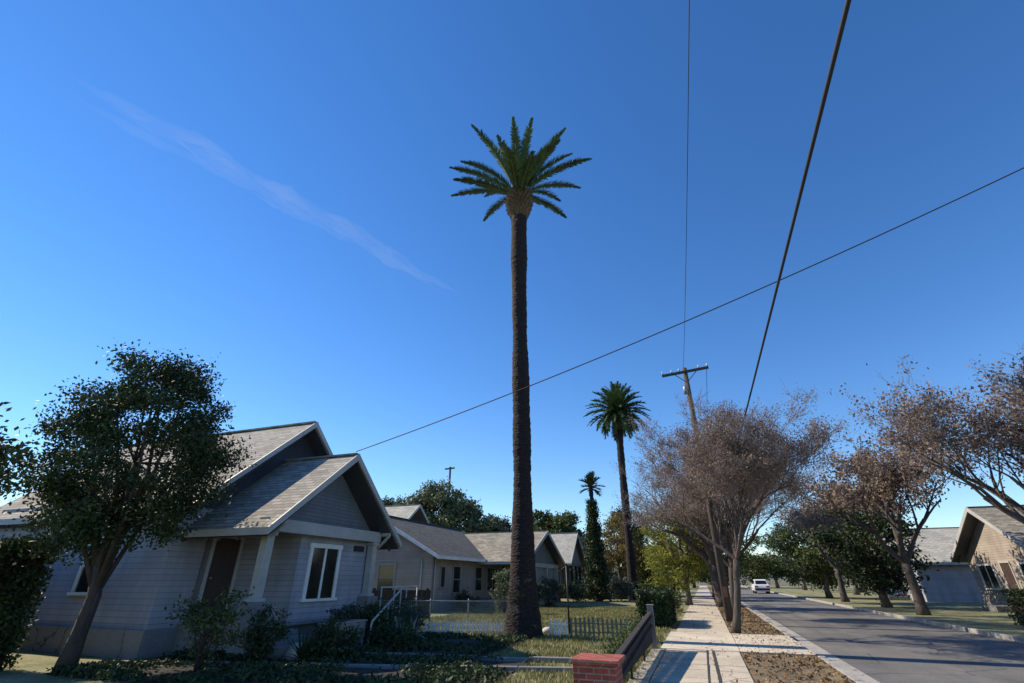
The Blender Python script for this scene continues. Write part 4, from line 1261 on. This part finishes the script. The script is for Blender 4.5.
# low picket borders
def picket(label, a, b, h, mat, gap=.11, group='low picket borders'):
    a = Vector(a); b = Vector(b); L_ = (b - a).length; n = int(L_ / gap)
    t = thing('picket_border', label, 'fence', tuple((a + b) / 2), group)
    dd = (b - a).normalized(); mb = MB()
    for i in range(n):
        p = a.lerp(b, (i + .5) / n) + Vector((rnd.uniform(-.012, .012), 0, 0)); hh = h * rnd.uniform(.9, 1.05)
        mb.beam(p, p + Vector((rnd.uniform(-.015, .015), 0, hh)), .062, .016, up=(dd.x, dd.y, 0)) if False else None
        s = dd * .034; tk = Vector((-dd.y, dd.x, 0)) * .009
        q = p + Vector((0, 0, hh)); tip = p + Vector((0, 0, hh + .04))
        vs = [p - s - tk, p + s - tk, q + s - tk, tip - tk, q - s - tk, p - s + tk, p + s + tk, q + s + tk, tip + tk, q - s + tk]
        mb.add(vs, [(0,1,2,3,4),(9,8,7,6,5),(0,5,6,1),(1,6,7,2),(2,7,8,3),(3,8,9,4),(4,9,5,0)])
    mb.build('pickets', mat, t)
    mb = MB()
    for k in (.28, .74): mb.beam(a + Vector((0, .02, h*k)), b + Vector((0, .02, h*k)), .02, .035)
    mb.build('rail', mat, t)
    return t
picket('low white picket border catching the sun left of the palm base', (-8.9, 15.95, 0), (-6.35, 16.8, 0), .34, M['picket'])
picket('low white picket border right against the right side of the palm base', (-4.8, 16.55, 0), (-4.2, 16.6, 0), .45, M['picket'])
picket('weathered olive picket border running right from the palm to the board fence', (-4.15, 16.6, 0), (-1.95, 16.75, 0), .5, M['picketold'], .13)
# iron garden post
gp = thing('garden_post', 'thin dark iron garden post with crossbar standing right of the palm', 'post', (-4.24, 16.95, 0))
mb = MB(); mb.tube([(-4.24, 16.95, 0), (-4.24, 16.95, 2.0)], .03, 8); mb.tube([(-4.24, 16.95, 0), (-4.24, 16.95, .08)], .07, 10); mb.build('pole', M['iron'], gp)
mb = MB(); mb.tube([(-4.49, 16.95, 1.85), (-4.24, 16.95, 1.98), (-3.99, 16.95, 1.85)], .014, 6); mb.tube([(-4.24, 16.95, 2.0), (-4.24, 16.95, 2.08)], [.04, .01], 8); mb.build('crossbar', M['iron'], gp)
# side yard gate / lattice between houses 1 and 2
wf = thing('wooden_fence', 'grey board side-yard fence between the bungalow and its neighbour', 'fence', (-14, 21.5, 0))
mb = MB(); xx = -20.0
while xx < -11.6:
    mb.box(xx, 21.0, .05, xx + .14, 21.02, 1.15 + rnd.uniform(-.02, .02)); xx += .152
mb.build('boards', M['woodfence'], wf)
for xx in (-19.5, -17, -14.5, -11.7):
    mb = MB(); mb.box(xx - .05, 21.03, 0, xx + .05, 21.13, 1.22); mb.build('post', M['woodfence'], wf)

# ------------------------------------------------------------------ poles and wires
def insul(mb, x, y, z):
    mb.tube([(x, y, z), (x, y, z + .05), (x, y, z + .06), (x, y, z + .13), (x, y, z + .17)], [.03, .03, .055, .05, .02], 10)
up = thing('utility_pole', 'tall wooden utility pole with single crossarm above the bare street tree', 'utility pole', (.78, 24.7, 0), 'utility poles')
mb = MB(); mb.tube([(.78, 24.7, -.1), (.8, 24.7, 5), (.76, 24.7, 11.6)], [.17, .15, .115], 14, wob=.015); mb.build('pole', M['pole'], up)
mb = MB(); mb.beam((-.42, 24.55, 11.25), (1.93, 24.55, 11.42), .09, .13)
mb.beam((.2, 24.55, 11.26), (.76, 24.58, 10.75), .03, .03); mb.beam((1.35, 24.55, 11.34), (.78, 24.58, 10.75), .03, .03); mb.build('crossarm', M['pole'], up)
for fx in (.02, .22, .38, .80, .98):
    mb = MB(); insul(mb, -.42 + 2.35*fx, 24.55, 11.31 + .17*fx); mb.build('insulator', M['ceramic'], up)
mb = MB(); mb.tube([(.62, 24.5, 10.1), (.62, 24.5, 10.45), (.62, 24.5, 10.55)], [.1, .1, .04], 12); mb.build('transformer', M['galv'], up)
mb = MB(); mb.box(.70, 24.52, .9, .86, 24.55, 1.3); mb.build('tag_plate', M['terracotta'], up)
bpz = thing('utility_pole', 'far utility pole top with short crossarm poking above the backdrop trees', 'utility pole', (-40.4, 78, 0), 'utility poles')
mb = MB(); mb.tube([(-40.4, 78, 0), (-40.4, 78, 19.9)], [.26, .19], 10); mb.build('pole', M['pole'], bpz)
mb = MB(); mb.beam((-41.3, 77.7, 19.5), (-39.4, 77.8, 19.6), .16, .24); mb.build('crossarm', M['pole'], bpz)
op = thing('utility_pole', 'wooden utility pole on the far kerb across the street', 'utility pole', (9.5, 10.8, 0), 'utility poles')
mb = MB(); mb.tube([(9.5, 10.8, 0), (9.5, 10.8, 11.6)], [.18, .12], 12); mb.build('pole', M['pole'], op)
mb = MB(); mb.beam((9.6, 9.7, 11.1), (9.6, 11.9, 11.1), .09, .13); mb.build('crossarm', M['pole'], op)
def wire(label, a, b, sag, r, n=24, group=None, name='power_line'):
    a = Vector(a); b = Vector(b); P = []
    for i in range(n + 1):
        t = i / n; p = a.lerp(b, t); p.z -= sag * 4 * t * (1 - t); P.append(p)
    mb = MB(); mb.tube(P, r, 6); return tag(mb.build(name, M['cable'], loc=tuple(a)), label, 'cable', group)
wire('thin service cable sagging from the grey bungalow roof peak up across the street', (-9.5, 12.0, 5.12), (9.5, 10.9, 10.2), .32, .014, 30)
wire('single thin line running overhead along the street from the pole crossarm', (.7, 24.5, 11.5), (2.0, -14, 11.4), .7, .009, 40)
wire('thick black cable low over the street strip at the right', (2.3, 100, 7.3), (2.3, -20, 7.0), .3, .028, 60)
wire('line leaving the pole crossarm end and running far along the street', (1.85, 24.6, 11.5), (2.0, 100, 11.0), 1.0, .012, 40)

# ------------------------------------------------------------------ vehicles
def car(label, x, y, paint, group=None):
    """parked along +Y; x,y = centre"""
    c = thing('parked_car', label, 'car', (x, y, -.12), group)
    z0 = -.12; hw = .9
    prof = [(-2.25, .38), (-2.28, .72), (-2.2, 1.0), (-2.05, 1.08), (-1.75, 1.58), (-1.45, 1.66), (.35, 1.64), (.62, 1.55), (1.2, 1.06), (2.05, .92), (2.24, .72), (2.26, .4)]
    # body below belt line with wheel arches
    low = [(-2.25, .36), (-2.28, .72), (-2.2, 1.0), (-2.02, 1.07), (1.2, 1.05), (2.05, .92), (2.24, .72), (2.26, .36)]
    def arch(cx):
        return [(cx + .40 * math.cos(R(a)), .34 + .40 * math.sin(R(a))) for a in range(0, 181, 20)]
    bot = [(2.2, .26)] + arch(1.42) + arch(-1.38) + [(-2.2, .26)]
    poly = low + bot
    mb = MB(); mb.prism([(y + p[0], z0 + p[1]) for p in poly], 'x', x - hw, x + hw)
    b = mb.build('body', paint, c, bevel=.045)
    # cabin tapering inwards
    cab = [(-2.0, 1.05), (-1.72, 1.58), (-1.42, 1.67), (.3, 1.65), (.58, 1.56), (1.22, 1.04)]
    mb = MB(); vs = []
    for s in (-1, 1):
        for p in cab:
            wv = hw - .03 - (.2 if p[1] > 1.2 else 0)
            vs.append((x + s * wv, y + p[0], z0 + p[1]))
    n = 6; fs = [tuple(range(n)), tuple(range(2*n-1, n-1, -1))] + [(i, i+n, (i+1) % n + n, (i+1) % n) for i in range(n)]
    mb.add(vs, fs); mb.build('cabin', paint, c, bevel=.03)
    for s in (-1, 1):
        mb = MB()
        for (a0, a1, b0, b1) in ((-1.72, -.72, -1.5, -.74), (-.64, .74, -.64, .4)):
            mb.add([(x + s*(hw-.022), y+a0, z0+1.1), (x + s*(hw-.022), y+a1, z0+1.1), (x + s*(hw-.2), y+b1, z0+1.54), (x + s*(hw-.2), y+b0, z0+1.54)], [(0,1,2,3) if s > 0 else (3,2,1,0)])
        mb.build('side_window', M['glass'], c)
        for cy in (1.42, -1.38):
            mb = MB(); mb.tube([(x + s*.66, y+cy, z0+.34), (x + s*.68, y+cy, z0+.34), (x + s*.88, y+cy, z0+.34), (x + s*.9, y+cy, z0+.34)], [.3, .34, .34, .3], 20)
            wl = mb.build('wheel', M['tyre'], c)
            mb = MB(); mb.tube([(x + s*.89, y+cy, z0+.34), (x + s*.908, y+cy, z0+.34)], [.21, .19], 14); mb.build('rim', M['alloy'], wl)
        mb = MB(); mb.box(x + s*.5, y - 2.31, z0 + .78, x + s*.86, y - 2.2, z0 + .93); mb.build('tail_light', M['lamp'], c, bevel=.01)
        mb = MB(); mb.box(x + s*.48, y + 2.12, z0 + .68, x + s*.84, y + 2.27, z0 + .82); mb.build('headlight', M['lampw'], c, bevel=.01)
        mb = MB(); mb.box(x + s*.9, y + .55, z0 + 1.05, x + s*1.06, y + .7, z0 + 1.18); mb.build('wing_mirror', paint, c, bevel=.02)
    mb = MB(); mb.add([(x-.66, y-1.985, z0+1.12), (x+.66, y-1.985, z0+1.12), (x+.6, y-1.775, z0+1.53), (x-.6, y-1.775, z0+1.53)], [(0,1,2,3)]); mb.build('rear_window', M['glass'], c)
    mb = MB(); mb.add([(x-.66, y+1.2, z0+1.1), (x+.66, y+1.2, z0+1.1), (x+.6, y+.64, z0+1.55), (x-.6, y+.64, z0+1.55)], [(3,2,1,0)]); mb.build('windscreen', M['glass'], c)
    mb = MB(); mb.box(x-.88, y-2.34, z0+.4, x+.88, y-2.2, z0+.62); mb.build('bumper', M['tyre'], c, bevel=.03)
    return c
car('white hatchback parked far along the street', 6.95, 78, M['carpaint'])

# ------------------------------------------------------------------ high cloud streak
scn.render.film_transparent = False
scn.cycles.max_bounces = 6; scn.cycles.diffuse_bounces = 3; scn.cycles.transparent_max_bounces = 16
scn.cycles.use_denoising = True

mc = bpy.data.materials.new('cloud_vapour'); mc.use_nodes = True
cn = mc.node_tree; cn.nodes.remove(cn.nodes['Principled BSDF'])
pv = cn.nodes.new('ShaderNodeVolumePrincipled'); pv.inputs['Color'].default_value = (1, 1, 1, 1); pv.inputs['Density'].default_value = .00042
cn.links.new(pv.outputs[0], cn.nodes['Material Output'].inputs['Volume'])
mb = MB()
for (oa, ob, r_, t0, t1) in ((0, 0, 120, 0, .86), (90, -120, 75, .05, .6), (-110, 60, 70, .2, .8), (40, 190, 60, .35, 1.0), (-40, -170, 55, .0, .45), (150, 40, 45, .45, .95)):
    A_ = Vector((-4650 + oa, 1100, 4030 + ob)); B_ = Vector((-2900 - oa, 5900, 4000 + ob * .4)); P = []; Q = []
    ph = rnd.uniform(0, 6)
    for i in range(50):
        f = t0 + (t1 - t0) * i / 49
        P.append(A_.lerp(B_, f) + Vector((0, 22 * math.sin(f * 31 + ph), 30 * math.sin(f * 17 + ph) + rnd.uniform(-10, 10))))
        Q.append(max(4, r_ * math.sin(PI * (i + .2) / 49.6) ** .8 * (1 + .3 * math.sin(f * 40 + ph))))
    mb.tube(P, Q, 12, wob=.14)
cl = mb.build('cloud', mc); cl['kind'] = 'structure'
